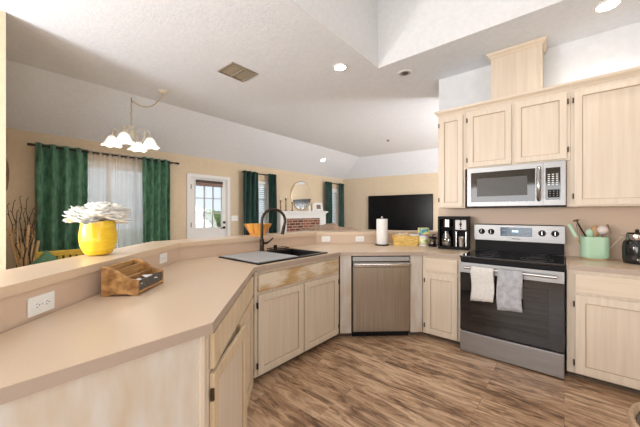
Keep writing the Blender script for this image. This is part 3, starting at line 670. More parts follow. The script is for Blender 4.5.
# ------------------------------------------------------------------ yellow vase with white flowers on ledge
vx, vy = -2.14, 0.46
t = thing('flower_vase', 'round ribbed bright yellow ceramic vase on the bar ledge', 'vase', (vx, vy, 1.0705)); t.scale = (0.90, 0.90, 1.0)
prof = [(0.0, 0.0), (0.058, 0.0), (0.076, 0.010), (0.096, 0.045), (0.104, 0.085), (0.104, 0.125), (0.098, 0.165), (0.094, 0.195), (0.096, 0.205), (0.090, 0.206), (0.084, 0.18), (0.08, 0.06), (0.0, 0.03)]
mb = MB().lathe(prof, 48)
for v in mb.bm.verts:
    a = math.atan2(v.co.y, v.co.x); r = math.hypot(v.co.x, v.co.y)
    if r > 0.05: k = 1+0.018*math.sin(a*9)*math.sin(v.co.z*40)+0.01*math.sin(a*5+v.co.z*30); v.co.x *= k; v.co.y *= k
mb.build('bowl', M_yel, t, True, sub=1)
def bloom(label, x, y, z, r, rx, ry, seed):
    t = thing('white_flower', label, 'flower', (x, y, z)); t.rotation_euler = (R(rx), R(ry), seed); t['group'] = 'white blooms in the yellow vase'
    rnd = random.Random(seed); mb = MB()
    for ring, (n, rad, up, ln) in enumerate(((9, 0.25, 0.95, 0.62), (12, 0.45, 0.65, 0.8), (14, 0.6, 0.35, 0.95), (14, 0.7, 0.05, 1.05), (12, 0.7, -0.2, 0.95))):
        for k in range(n):
            a = 2*PI*(k+rnd.random()*0.6)/n; l_ = ln*r*(0.85+0.3*rnd.random()); el = up+0.25*(rnd.random()-0.5); wd = r*0.36
            dirv = Vector((math.cos(a)*math.cos(el), math.sin(a)*math.cos(el), math.sin(el))); sd = Vector((-math.sin(a), math.cos(a), 0)); nn = sd.cross(dirv)
            rows = []
            for j in range(5):
                u = j/4; ww = wd*(0.35, 0.85, 1.0, 0.8, 0.25)[j]; c_ = dirv*l_*u + nn*(-0.22*l_*(u*u)) + Vector((0, 0, 0.01))
                rows.append([mb.bm.verts.new(c_+sd*ww*s - nn*(abs(s)*ww*0.35)) for s in (-1, 0, 1)])
            for p, q in zip(rows, rows[1:]):
                for i in range(2): mb.bm.faces.new((p[i], p[i+1], q[i+1], q[i]))
    mb.build('petals', M_petal, t, True, solid=0.0012)
    bv = (t.location[0]-vx, t.location[1]-vy)
    m4 = (Matrix.Translation((x, y, z)) @ t.rotation_euler.to_matrix().to_4x4()).inverted()
    p1 = m4 @ Vector((vx+(x-vx)*0.25, vy+(y-vy)*0.25, 1.12)); p0 = Vector((0, 0, 0)); pm = m4 @ Vector((vx+(x-vx)*0.55, vy+(y-vy)*0.55, 1.25))
    MB().tube([p0, pm, p1], 0.004, 6).build('stem', M_hedge, t)
ca = (math.cos(R(40.3)), math.sin(R(40.3)))       # camera right in plan, only to spread the bunch sideways
for k, (s, f_, dz, r, lb_) in enumerate(((-0.105, 0.0, 0.235, 0.085, 'leftmost white bloom in the yellow vase, low and spread out'), (0.088, 0.01, 0.225, 0.080, 'rightmost white bloom in the yellow vase, hanging over the rim'),
        (-0.050, -0.06, 0.245, 0.085, 'front left white bloom in the yellow vase'), (0.045, -0.06, 0.245, 0.085, 'front right white bloom in the yellow vase'),
        (0.0, 0.02, 0.285, 0.080, 'topmost white bloom in the middle of the yellow vase'), (-0.055, 0.06, 0.275, 0.08, 'rear left white bloom in the yellow vase'), (0.060, 0.06, 0.270, 0.08, 'rear right white bloom in the yellow vase'),
        (-0.003, -0.085, 0.225, 0.065, 'lowest white bloom at the front middle of the yellow vase rim'))):
    bloom(lb_, vx+ca[0]*s-ca[1]*f_, vy+ca[1]*s+ca[0]*f_, 1.07+dz-0.026, r*0.93, -20*f_*10, s*200, k+1)

# wooden bowl with fruit on the ledge
bxx, byy = -2.68, 2.06
t = thing('wooden_bowl', 'orange slatted wooden bowl on the ledge behind the faucet', 'bowl', (bxx, byy, 1.0705)); t.scale = (1.12, 1.12, 1.05)
mb = MB(); n = 18
for k in range(n):
    a0 = 2*PI*k/n; a1 = 2*PI*(k+0.92)/n
    def pt(a, r, z): return (math.cos(a)*r, math.sin(a)*r, z)
    ro = 0.145 if k % 2 == 0 else 0.140
    q = [pt(a0, 0.075, 0.004), pt(a1, 0.075, 0.004), pt(a1, ro, 0.125), pt(a0, ro, 0.125)]
    qi = [pt(a0, 0.066, 0.004), pt(a1, 0.066, 0.004), pt(a1, ro-0.010, 0.125), pt(a0, ro-0.010, 0.125)]
    v = [mb.bm.verts.new(p) for p in q+qi]
    for f in ((0, 1, 2, 3), (7, 6, 5, 4), (0, 4, 5, 1), (1, 5, 6, 2), (2, 6, 7, 3), (3, 7, 4, 0)): mb.bm.faces.new([v[i] for i in f])
mb.build('slatted_side', M_bowl, t)
MB().lathe([(0, 0.0), (0.078, 0.0), (0.08, 0.01), (0.0, 0.012)], 28).lathe([(0.070, 0.012), (0.125, 0.11), (0.120, 0.11), (0.066, 0.016)], 28).build('base', M_bowl, t)
def fruit(name, lb_, x, y, z, r, m, cat): tag(MB().lathe([(0, -r*1.15), (r*0.5, -r*0.9), (r, -0.2*r), (r, 0.2*r), (r*0.5, r*0.9), (r*0.1, r*1.15), (0, r*1.2)], 16, mtx=Matrix.Rotation(R(80), 4, 'X')).build(name, m, None, True, sub=1), lb_, cat).location = (x, y, z)
fruit('lemon', 'yellow lemon topmost in the wooden bowl', bxx-0.01, byy-0.005, 1.165, 0.034, M_lemon, 'lemon')
fruit('lemon', 'yellow lemon in the right of the wooden bowl', bxx+0.03, byy+0.075, 1.16, 0.03, M_lemon, 'lemon')
fruit('lemon', 'yellow lemon at the left of the wooden bowl', bxx-0.03, byy-0.075, 1.155, 0.03, M_lemon, 'lemon')
fruit('lime', 'green lime behind the lemons in the wooden bowl', bxx-0.065, byy+0.02, 1.158, 0.028, M_lime, 'lime')

# ------------------------------------------------------------------ things on the far counter
t = thing('paper_towel_holder', 'dark round paper towel holder on the counter above the dishwasher', 'paper towel holder', (-1.785, 3.335, 0.9145))
MB().lathe([(0, 0), (0.088, 0), (0.09, 0.006), (0.084, 0.014), (0, 0.014)], 32).build('base', M_bronze, t, True)
MB().cyl(0.008, 0.014, 0.345, 12).sph(0.016, (0, 0, 0.352)).build('post', M_steelh, t, True)
o = MB().lathe([(0.02, 0), (0.068, 0), (0.070, 0.004), (0.070, 0.315), (0.067, 0.32), (0.02, 0.32), (0.02, 0)], 36).build('paper_towel_roll', varied('quilted_paper', (0.80, 0.79, 0.77), (0.90, 0.89, 0.87), scale=(30, 30, 30), nscale=2, rough=0.9, bump=0.3), None, True); o.location = (-1.785, 3.335, 0.93)
tag(o, 'white roll of paper towels standing on the dark holder', 'paper towels')
t = thing('storage_basket', 'yellow wicker basket of papers on the counter beside paper towels', 'basket', (-1.56, 3.54, 0.9145), 30)
def rrect(wx, wy, r, n=5):
    p = []
    for (cx, cy, a0) in ((wx-r, wy-r, 0), (-wx+r, wy-r, 90), (-wx+r, -wy+r, 180), (wx-r, -wy+r, 270)):
        for k in range(n+1): a = R(a0+90*k/n); p.append((cx+r*math.cos(a), cy+r*math.sin(a)))
    return p
def shell(mb, secs, wall):
    """secs: list of (halfx, halfy, r, z); outer surface up, inner down"""
    rings = [[mb.bm.verts.new((x, y, z)) for x, y in rrect(a, b, r)] for a, b, r, z in secs]
    inner = [[mb.bm.verts.new((x, y, max(z, secs[0][3]+wall))) for x, y in rrect(a-wall, b-wall, max(r-wall, 0.003))] for a, b, r, z in reversed(secs)]
    rings += inner; n = len(rings[0])
    for p, q in zip(rings, rings[1:]):
        for k in range(n): mb.bm.faces.new((p[k], p[(k+1) % n], q[(k+1) % n], q[k]))
    mb.bm.faces.new(rings[0]); mb.bm.faces.new(rings[-1]); bmesh.ops.recalc_face_normals(mb.bm, faces=mb.bm.faces)
    return mb
shell(MB(), [(0.15, 0.085, 0.03, 0), (0.158, 0.09, 0.03, 0.05), (0.160, 0.092, 0.03, 0.12)], 0.008).build('body', M_basket, t, True)
MB().tube([(x, y, 0.12) for x, y in rrect(0.158, 0.09, 0.03)]+[(0.158, 0.06, 0.12)], 0.007, 8).build('rim', M_basket, t, True)
for s in (-1, 1): MB().torus(0.035, 0.005, Matrix.Translation((s*0.162, 0, 0.10)) @ Matrix.Rotation(R(90), 4, 'X') @ Matrix.Rotation(R(90), 4, 'Y') if False else Matrix.Translation((s*0.163, 0, 0.09)) @ Matrix.Rotation(R(90), 4, 'Y')).build('handle', M_bowl, t, True)
o = MB().box(-0.12, 0.13, -0.06, 0.06, 0, 0.018, 0.003, mtx=rotm('Y', 4)).build('envelope_stack', M_paper); o.location = (-1.53, 3.57, 1.038); o.rotation_euler = (0, 0, R(28)); tag(o, 'white envelopes lying across the top of the yellow basket', 'envelopes')
o = MB().prism([(-0.10, -0.04), (0.0, -0.055), (0.08, -0.04), (0.09, 0.035), (-0.02, 0.05), (-0.09, 0.04)], 0, 0.03, 0.008).build('kraft_packet', varied('kraft_paper', (0.62, 0.44, 0.26), (0.76, 0.58, 0.38), nscale=9, rough=0.8), None, True); o.location = (-1.58, 3.50, 1.035); o.rotation_euler = (0, R(-6), R(28)); tag(o, 'crumpled kraft paper packet in front of the envelopes in the basket', 'packet')
# snack tub and pack
M_pack = varied('printed_pack', (0.05, 0.35, 0.42), (0.85, 0.75, 0.25), scale=(30, 30, 30), nscale=0.9, rough=0.4, p0=0.42, p1=0.58, detail=1)
M_pack2 = varied('printed_tub_label', (0.30, 0.52, 0.12), (0.92, 0.88, 0.62), scale=(26, 26, 26), nscale=0.9, rough=0.4, p0=0.38, p1=0.5, detail=1)
t = thing('snack_tub', 'white tub with yellow and green printed label left of the coffee grinder', 'tub', (-1.35, 3.60, 0.9145))
MB().lathe([(0, 0), (0.05, 0), (0.052, 0.004), (0.055, 0.12), (0.052, 0.125), (0, 0.125)], 28).build('tub_body', M_plast, t, True)
MB().lathe([(0.0535, 0.015), (0.0562, 0.105)], 28).build('printed_label', M_pack2, t, True, solid=0.001)
MB().lathe([(0, 0.126), (0.057, 0.126), (0.058, 0.140), (0, 0.142)], 28).build('lid', mat('lilac_lid', (0.55, 0.42, 0.62), 0.4), t, True)
o = MB().box(-0.065, 0.065, -0.022, 0.022, 0, 0.085, 0.006).build('snack_box', M_pack); o.location = (-1.35, 3.60, 1.057); o.rotation_euler = (0, 0, R(35)); tag(o, 'blue and green printed snack box on top of the white tub', 'box')
# coffee grinder
t = thing('coffee_grinder', 'small black coffee grinder with clear hopper left of the coffee maker', 'grinder', (-1.235, 3.60, 0.9145))
MB().lathe([(0, 0), (0.048, 0), (0.05, 0.02), (0.044, 0.03), (0, 0.03)], 24).build('base', M_black, t, True)
MB().lathe([(0.042, 0.03), (0.042, 0.10), (0.038, 0.10), (0.038, 0.03)], 24).build('glass_jar', M_jarglass, t, True)
MB().lathe([(0, 0.032), (0.036, 0.032), (0.036, 0.062), (0, 0.066)], 20).build('ground_coffee', M_brown, t, True)
MB().lathe([(0, 0.10), (0.046, 0.10), (0.048, 0.118), (0.03, 0.122), (0, 0.124)], 24).tube([(0.0, 0, 0.12), (0, 0, 0.145), (0.03, 0.02, 0.147)], 0.006, 8).build('lid', M_black, t, True)
MB().tube([(0.045, 0, 0.10), (0.072, 0, 0.09), (0.072, 0, 0.04), (0.046, 0, 0.02)], 0.006, 8).build('handle', M_black, t, True)
# coffee maker
t = thing('coffee_maker', 'black and chrome dual coffee maker with carafe left of the range', 'coffee maker', (-1.115, 3.42, 0.9145), 8); t.scale = (1.06, 1, 1.08)
W = 0.30; D = 0.20; Hh = 0.345
MB().box(0, W, 0.10, D, 0, Hh, 0.006).box(0, W, 0, 0.10, 0, 0.028, 0.006).box(0, 0.018, 0, 0.10, 0.028, Hh-0.03).box(W-0.018, W, 0, 0.10, 0.028, Hh-0.03).box(0, W, -0.006, 0.10, Hh-0.03, Hh, 0.006).box(0.155, 0.168, 0.0, 0.10, 0.028, Hh-0.03).build('body', M_black, t)
MB().box(0.02, 0.153, 0.02, 0.095, 0.225, 0.232).box(0.17, W-0.02, 0.02, 0.095, 0.195, 0.202).build('shelf', M_black, t)
MB().cyl(0.045, 0.234, 0.31, 28, loc=(0.087, 0.045)).build('filter_housing', M_steelh, t, True)
MB().box(0.172, W-0.022, 0.004, 0.02, 0.205, Hh-0.035, 0.004).build('control_panel', mat('silver_lacquer', (0.50, 0.47, 0.47), 0.35, 0.3), t)
mb = MB()
for k in range(5): mb.cyl(0.008 if k != 2 else 0.013, 0, 0.004, 14, mtx=Matrix.Translation((0.225, 0.004, 0.222+k*0.021)) @ Matrix.Rotation(R(90), 4, 'X'))
mb.build('buttons', M_black, t)
car = MB().lathe([(0.0, 0.03), (0.048, 0.03), (0.058, 0.045), (0.062, 0.09), (0.05, 0.15), (0.038, 0.175), (0.042, 0.19), (0.038, 0.19), (0.034, 0.175), (0.046, 0.15), (0.057, 0.09), (0.05, 0.04), (0.0, 0.036)], 28, (0.087, 0.035, 0)).build('carafe', M_jarglass, t, True)
MB().lathe([(0, 0.19), (0.042, 0.19), (0.042, 0.205), (0.015, 0.215), (0, 0.215)], 24, (0.087, 0.035, 0)).build('carafe_lid', M_black, car, True)
MB().tube([(0.087, -0.005, 0.19), (0.087, -0.05, 0.185), (0.087, -0.055, 0.12), (0.087, -0.022, 0.09)], 0.008, 8).build('carafe_handle', M_steelh, car, True)
o = MB().lathe([(0.0, 0.03), (0.032, 0.03), (0.040, 0.13), (0.037, 0.13), (0.030, 0.035), (0, 0.034)], 24, (0.228, 0.045, 0)).build('travel_mug', M_steelh, t, True)
MB().box(0.175, 0.188, 0.005, 0.03, 0.03, 0.19, 0.003).box(W-0.032, W-0.02, 0.005, 0.03, 0.03, 0.19, 0.003).build('chrome_trim', M_steelh, t)

# mint crock with utensils
t = thing('utensil_crock', 'oval mint green enamel crock of utensils on the counter right of the range', 'crock', (0.205, 3.535, 0.9145), 8); t.scale = (0.80, 0.9, 1.08)
shell(MB(), [(0.105, 0.06, 0.058, 0.008), (0.118, 0.068, 0.065, 0.016), (0.121, 0.071, 0.068, 0.05), (0.122, 0.072, 0.069, 0.185)], 0.005).build('bowl', M_mint, t, True)
MB().prism(rrect(0.112, 0.062, 0.058), 0, 0.008).build('base_tray', M_spatwood, t)
CX0, CY0 = 0.205, 3.535
def utensil(name, lb_, cat, bx_, tx, ty, L_, build):
    t = thing(name, lb_, cat, (CX0+bx_*0.75, 3.535, 0.94)); t.rotation_euler = (R(ty), R(tx), 0); build(t, L_)
def spat(t, L_): MB().tube([(0, 0, 0), (0, 0, L_*0.6)], 0.006, 8).build('handle', M_spatwood, t); MB().box(-0.013, 0.013, -0.004, 0.004, L_*0.55, L_, 0.003).build('blade', M_mint, t)
def tongs(t, L_):
    MB().tube([(-0.012, 0, 0), (-0.018, 0, L_*0.5), (0, 0, L_)], 0.006, 8).build('arm', M_steelh, t, True); MB().tube([(0.02, 0, 0), (0.022, 0, L_*0.5), (0.002, 0, L_)], 0.006, 8).build('arm', M_bronze, t, True)
    MB().sph(0.017, (0, 0, L_), (1.4, 1, 0.6)).build('hinge_cap', M_brown, t, True)
def spoon(t, L_): MB().tube([(0, 0, 0), (0, 0, L_*0.75)], 0.006, 8).build('handle', M_spatwood, t); MB().sph(0.035, (0, 0, L_*0.85), (0.9, 0.35, 1.2)).build('bowl', M_spatwood, t, True)
def ladle(t, L_): MB().tube([(0, 0, 0), (0, 0, L_*0.8)], 0.005, 8).build('handle', M_steelh, t); MB().sph(0.038, (0, 0, L_*0.88), (1, 0.6, 1)).build('bowl', mat('pearly_ladle', (0.80, 0.70, 0.66), 0.3), t, True)
def whisk(t, L_):
    MB().tube([(0, 0, 0), (0, 0, L_*0.5)], 0.007, 8).build('handle', M_black, t); mb = MB()
    for k in range(4):
        a = PI*k/4; mb.tube([(math.cos(a)*0.026*math.sin(PI*u), math.sin(a)*0.026*math.sin(PI*u), L_*0.5+L_*0.5*(u if u < 0.5 else u)) for u in [i/10 for i in range(11)]], 0.0015, 5)
    mb.build('wires', M_steelh, t)
def stick(t, L_): MB().tube([(0, 0, 0), (0, 0, L_)], 0.003, 8).build('handle', M_ivory, t)
def ring_(t, L_): MB().tube([(0, 0, 0), (0, 0, L_*0.7)], 0.006, 8).build('handle', M_mint, t); MB().sph(0.03, (0, 0, L_*0.82), (0.9, 0.4, 1.3)).build('head', M_mint, t, True)
utensil('spatula', 'green spatula leaning out of the far left of the mint crock', 'spatula', -0.065, -24, 0, 0.31, spat)
utensil('kitchen_tongs', 'dark metal tongs leaning left in the mint crock', 'tongs', -0.035, -17, -4, 0.33, tongs)
utensil('cooking_spoon', 'mint green cooking spoon head at the middle left of the crock', 'spoon', -0.03, -3, 3, 0.25, ring_)
utensil('wooden_spoon', 'wooden spoon standing in the middle of the mint crock', 'spoon', 0.01, 0, 0, 0.275, spoon)
utensil('ladle', 'pale pink ladle in the right of the mint crock', 'ladle', 0.055, 2, 4, 0.27, ladle)
utensil('whisk', 'wire whisk behind the ladle in the mint crock', 'whisk', 0.075, 6, -6, 0.29, whisk)
utensil('skewer', 'thin pale stick leaning out of the right of the mint crock', 'skewer', 0.06, 34, 0, 0.27, stick)

# kettle / pitcher at right edge
t = thing('electric_kettle', 'black kettle with silver collar and spout at the right edge of the counter', 'kettle', (0.452, 3.45, 0.9145), 0); t.scale = (1.12, 1.12, 1.2)
MB().lathe([(0, 0), (0.066, 0), (0.072, 0.006), (0.076, 0.03), (0.078, 0.11), (0.072, 0.145), (0.058, 0.160), (0, 0.160)], 36).build('body', mat('glossy_black_enamel', (0.015, 0.014, 0.013), 0.12, 0, 0.6), t, True)
mb = MB().lathe([(0.058, 0.160), (0.060, 0.168), (0.058, 0.195), (0.062, 0.2), (0.05, 0.202)], 36)
mb.prism([(-0.05, -0.018), (-0.085, 0), (-0.05, 0.018)], 0.180, 0.200, 0.002)
mb.build('collar', M_steelh, t, True)
MB().lathe([(0, 0.200), (0.052, 0.200), (0.05, 0.208), (0, 0.212)], 30).sph(0.012, (0, 0, 0.22)).build('lid', M_bronze, t, True)
mb = MB()
mm = Matrix.Translation((0.012, -0.0785, 0.03)) @ Matrix.Rotation(R(90), 4, 'X')
mb.torus(0.016, 0.0014, mm, sx=1.2, sy=0.7); mb.torus(0.009, 0.0012, mm, sx=1.2, sy=0.7)
mb.build('oval_emblem', M_steelh, t, True)
MB().tube([(0.06, 0, 0.185), (0.115, 0, 0.175), (0.12, 0, 0.10), (0.078, 0, 0.05)], 0.009, 10).build('handle', M_black, t, True)

# ------------------------------------------------------------------ curtains
def curtain(y0, y1, zt_, zb_, m, label, folds, amp=0.045, x=XW+0.13, seed=1, name='curtain', th=0.004, group=None, hem=True):
    rnd = random.Random(seed); t = thing(name, label, 'curtain', (x, (y0+y1)/2, zb_)); hw = (y1-y0)/2; n = folds*12; rows = []; mb = MB(); ph = [rnd.random()*0.9 for _ in range(folds+2)]
    nz = 14
    for j in range(nz+1):
        v = j/nz; r = []
        for i in range(n+1):
            u = i/n; f = u*folds; a = amp*(0.75+0.25*v)*math.sin(2*PI*f + 0.35*math.sin(v*3+ph[int(f)])) + 0.010*math.sin(u*17+v*4+seed)*(1-v)
            yy = -hw+2*hw*u + 0.012*math.sin(v*5+i*0.3)*(1-v)
            r.append(mb.bm.verts.new((a, yy, v*(zt_-zb_))))
        rows.append(r)
    for a, b in zip(rows, rows[1:]):
        for i in range(n): mb.bm.faces.new((a[i], a[i+1], b[i+1], b[i]))
    mb.build('fabric', m, t, True, solid=th)
    for k in range(1, folds*2):
        MB().torus(0.022, 0.004, Matrix.Translation((0, -hw+2*hw*(k/(folds*2.0)), zt_-zb_-0.035)) @ Matrix.Rotation(R(90), 4, 'X'), seg=16, ring=6).build('grommet', M_bronze, t)
    return t
ZR = 2.255
def rod(y0, y1, label, x=XW+0.13, z=ZR-0.015, r=0.0125):
    t = thing('curtain_rod', label, 'curtain rod', (x, y0, z)); L_ = y1-y0
    MB().tube([(0, 0, 0), (0, L_, 0)], r, 10).build('pole', M_bronze, t, True)
    for s, yy in ((-1, 0), (1, L_)): MB().cyl(0.019, -0.03, 0.03, 14, mtx=Matrix.Translation((0, yy+s*0.03, 0)) @ Matrix.Rotation(R(90), 4, 'X')).build('finial', M_bronze, t, True)
    for yy in (0.06, L_-0.06): MB().tube([(0, yy, 0), (0, yy, -0.01), (-0.128, yy, -0.01)], 0.006, 6).build('bracket', M_bronze, t)
ztc = ZR+0.02
rod(0.46, 2.31, 'long dark curtain rod above the wide dining window')
curtain(0.475, 1.035, ztc, 0.02, M_green, 'green velvet curtain panel left of the wide dining window', 4, seed=1)
curtain(1.765, 2.215, ztc, 0.02, M_green, 'green velvet curtain panel right of the wide dining window', 4, seed=5)
curtain(1.04, 1.40, ztc-0.01, 0.03, M_sheer, 'left white sheer curtain panel over the wide dining window', 3, amp=0.02, seed=3, name='sheer_curtain', th=0)
curtain(1.405, 1.76, ztc-0.01, 0.03, M_sheer, 'right white sheer curtain panel over the wide dining window', 3, amp=0.02, seed=8, name='sheer_curtain', th=0)
rod(3.80, 4.66, 'dark curtain rod above the narrow window next to the patio door')
curtain(3.77, 4.17, ztc, 0.02, M_teal, 'dark green curtain panel left of the window next to the patio door', 3, seed=2)
curtain(4.48, 4.725, ztc, 0.02, M_teal, 'dark green curtain panel left of the fireplace mantel', 3, seed=6)
rod(6.70, 7.53, 'dark curtain rod above the far window right of the fireplace')
curtain(6.645, 6.96, ztc, 0.02, M_teal, 'dark green curtain panel right of the fireplace mantel', 3, amp=0.035, seed=7)
curtain(7.33, 7.58, ztc, 0.02, M_teal, 'dark green curtain panel in the far corner of the living room', 2, amp=0.035, seed=9)

# ------------------------------------------------------------------ fireplace
t = thing('fireplace', 'white fireplace mantel with red brick surround on the window wall', 'fireplace', (XW, 5.62, 0))
MB().box(0.002, 0.30, -0.885, 0.94, 1.345, 1.385, 0.004).box(0.002, 0.27, -0.865, 0.90, 1.30, 1.345, 0.006).build('mantel_shelf', M_white, t)
MB().box(0.002, 0.24, -0.86, -0.65, 0.0, 1.30, 0.004).box(0.002, 0.24, 0.65, 0.90, 0.0, 1.30, 0.004).box(0.002, 0.24, -0.65, 0.65, 1.19, 1.30, 0.004).build('surround', M_white, t)
MB().box(0.002, 0.21, -0.648, -0.40, 0, 1.188).box(0.002, 0.21, 0.40, 0.648, 0, 1.188).box(0.002, 0.21, -0.40, 0.40, 0.70, 1.188).build('brick_facing', M_brick, t)
MB().box(0.002, 0.05, -0.398, 0.398, 0.0, 0.698).build('firebox', M_dark, t)
t = thing('wall_mirror', 'round mirror with thin gold frame above the fireplace mantel', 'mirror', (XW+0.012, 5.74, 1.815))
mY = Matrix.Rotation(R(90), 4, 'Y')
MB().cyl(0.385, 0, 0.012, 56, mtx=mY).build('glass', M_mirror, t)
MB().torus(0.39, 0.013, mY, seg=64).build('frame', M_brass, t, True)
def candlestick(y, hgt, label):
    t = thing('candlestick', label, 'candlestick', (XW+0.2, y, 1.3855)); k = hgt-0.07
    MB().lathe([(0, 0), (0.04, 0), (0.04, 0.012), (0.014, 0.025), (0.012, k*0.3), (0.02, k*0.36), (0.012, k*0.44), (0.012, k*0.8), (0.022, k*0.88), (0.026, k), (0, k)], 16).build('stem', M_stick, t, True)
    MB().cyl(0.014, k+0.0005, hgt, 12).build('candle', M_candle, t)
candlestick(4.80, 0.33, 'leftmost brown candlestick on the fireplace mantel'); candlestick(4.98, 0.39, 'tallest brown candlestick, second from the left on the mantel'); candlestick(5.20, 0.30, 'brown candlestick on the mantel just left of the round mirror')
for (y, hh, lb_) in ((5.86, 0.15, 'short white pillar candle on the mantel right of the mirror'), (6.03, 0.21, 'taller white pillar candle on the mantel beside the picture frame')):
    t = thing('pillar_candle', lb_, 'candle', (XW+0.2, y, 1.3855)); MB().cyl(0.035, 0, hh, 20).build('wax', M_candle, t, True); MB().cyl(0.002, hh, hh+0.012, 6).build('wick', M_dark, t)
t = thing('picture_frame', 'white picture frame with dark photo at the right of the mantel', 'picture frame', (XW+0.16, 6.30, 1.3905)); t.rotation_euler = (0, R(-6), 0)
MB().box(0, 0.02, -0.17, -0.13, 0, 0.24).box(0, 0.02, 0.13, 0.17, 0, 0.24).box(0, 0.02, -0.13, 0.13, 0, 0.05).box(0, 0.02, -0.13, 0.13, 0.19, 0.24).build('frame', M_white, t)
MB().box(0.0, 0.008, -0.13, 0.13, 0.05, 0.19).build('mat_board', M_paper, t); MB().box(0.008, 0.011, -0.09, 0.09, 0.06, 0.18).build('photo', varied('dark_photo_print', (0.05, 0.04, 0.06), (0.35, 0.22, 0.2), nscale=14, rough=0.4), t)

# television
ang = TA
def tv_place(s, offd, z): x, y = tvw(s, offd); return (x, y, z)
t = thing('television', 'large black flat television mounted on the far living room wall', 'television', tv_place(1.88, 0.004, 0.83), ang)
MB().box(-0.95, 0.95, -0.055, -0.02, 0.0, 1.03, 0.006).build('housing', M_black, t)
MB().box(-0.938, 0.938, -0.058, -0.054, 0.014, 1.018).build('screen', M_tvglass, t)
MB().box(-0.3, 0.3, -0.02, 0.0, 0.3, 0.7).build('wall_mount', M_dark, t)

# sofa with throw (only its top shows over the ledge)
t = thing('sofa', 'brown sofa back with rumpled throw beyond the bar ledge', 'sofa', (-4.05, 5.0, 0), 48)
MB().box(-0.75, 0.75, -0.40, 0.42, 0.08, 0.42, 0.05, 3).build('seat', M_sofa, t, True)
MB().box(-0.72, 0.72, -0.44, -0.20, 0.30, 0.965, 0.07, 3).build('backrest', M_sofa, t, True)
for s in (-1, 1): MB().box(s*0.72-0.10, s*0.72+0.10, -0.42, 0.42, 0.08, 0.62, 0.06, 3).build('armrest', M_sofa, t, True)
for sx in (-1, 1):
    for sy in (-1, 1): MB().cyl(0.025, 0, 0.085, 10, loc=(sx*0.66, sy*0.33)).build('leg', M_stick, t)
mb = MB(); rows = []
for j in range(9):
    v = j/8; r = []
    for i in range(25):
        u = i/24; x = -0.62+1.24*u; ztop = 0.985+0.115*math.exp(-((x+0.02)/0.33)**2)+0.018*math.sin(x*17)+0.012*math.sin(x*31+j)
        a = PI*v; y = -0.32+0.155*math.cos(a); z = ztop - (1-math.sin(a))*0.25 if False else (ztop if 2 < j < 6 else ztop-0.10*(abs(j-4)-1))
        r.append(mb.bm.verts.new((x, y, z)))
    rows.append(r)
for a, b in zip(rows, rows[1:]):
    for i in range(24): mb.bm.faces.new((a[i], a[i+1], b[i+1], b[i]))
o = mb.build('throw_blanket', varied('taupe_throw', (0.16, 0.10, 0.07), (0.40, 0.29, 0.21), nscale=8, rough=0.95), None, True, solid=0.012); o.location = (-4.05, 5.0, 0.0); o.rotation_euler = (0, 0, R(48)); tag(o, 'rumpled taupe throw piled on the sofa back', 'throw')

# ------------------------------------------------------------------ dining corner
t = thing('floor_vase', 'tall dark floor vase of bare branches in the dining corner', 'vase', (-5.22, 0.36, 0))
MB().lathe([(0, 0), (0.09, 0), (0.12, 0.1), (0.13, 0.3), (0.09, 0.5), (0.075, 0.6), (0.085, 0.64), (0.075, 0.64), (0.065, 0.6), (0.08, 0.3), (0, 0.05)], 24).build('body', M_stick, t, True)
rnd = random.Random(3)
for k in range(9):
    t2 = thing('bare_branch', 'dark thin bare branch standing in the tall floor vase', 'branch', (-5.22, 0.36, 0.4), 0, 'thin dark branches in the floor vase')
    a = -1.9+k*0.48; sp = 0.03+0.07*abs(math.sin(k*1.7)); ty = (-0.155+0.038*k)*0.9; tx = 0.10*math.sin(k*2.1)
    pts = []
    for j in range(9):
        u = j/8; pts.append((tx*u+0.012*math.sin(j*1.7+k), ty*u**0.7+0.014*math.sin(j*2.3+k*1.3), (1.02+0.10*math.sin(k*2.7))*u))
    mb = MB().tube(pts, 0.005, 6, [0.008-0.0006*j for j in range(9)])
    for j in range(3, 9): p = Vector(pts[j]); mb.tube([p, p+Vector((0.01, 0.016*(-1)**j, 0.025))], 0.003, 5, [0.003, 0.0045])
    mb.build('twig', M_twig, t2)
for k in range(6):
    t2 = thing('birch_stick', 'thick pale birch stick with dark knots in the floor vase', 'stick', (-5.22, 0.36, 0.4), 0, 'pale birch sticks in the floor vase')
    ty = (-0.125+0.052*k); hh = 0.68+0.13*math.sin(k*2.2+0.5)
    pts = [(0.03*math.sin(k)*u/5, ty*(u/5)**0.8+0.006*math.sin(u+k), hh*u/5) for u in range(6)]
    MB().tube(pts, 0.017, 8).build('branch', M_birch, t2, True)
# leaf shaped wall plaque
t = thing('wall_plaque', 'dark carved wooden wall plaque beside the left wall end', 'wall decor', (XW+0.002, 0.20, 1.84))
pr = [(0, -0.26), (0.03, -0.20), (0.042, -0.08), (0.045, 0.02), (0.036, 0.12), (0.018, 0.20), (0.006, 0.27), (-0.006, 0.27), (-0.018, 0.20), (-0.036, 0.12), (-0.045, 0.02), (-0.042, -0.08), (-0.03, -0.20)]
MB().prism(pr, 0, 0.02, 0.003, mtx=Matrix(((0, 0, 1, 0), (1, 0, 0, 0), (0, 1, 0, 0), (0, 0, 0, 1)))).build('carved_panel', M_stick, t)
MB().sph(0.02, (0.02, 0, 0.0), (0.4, 1, 2.5)).build('boss', M_bronze, t, True)
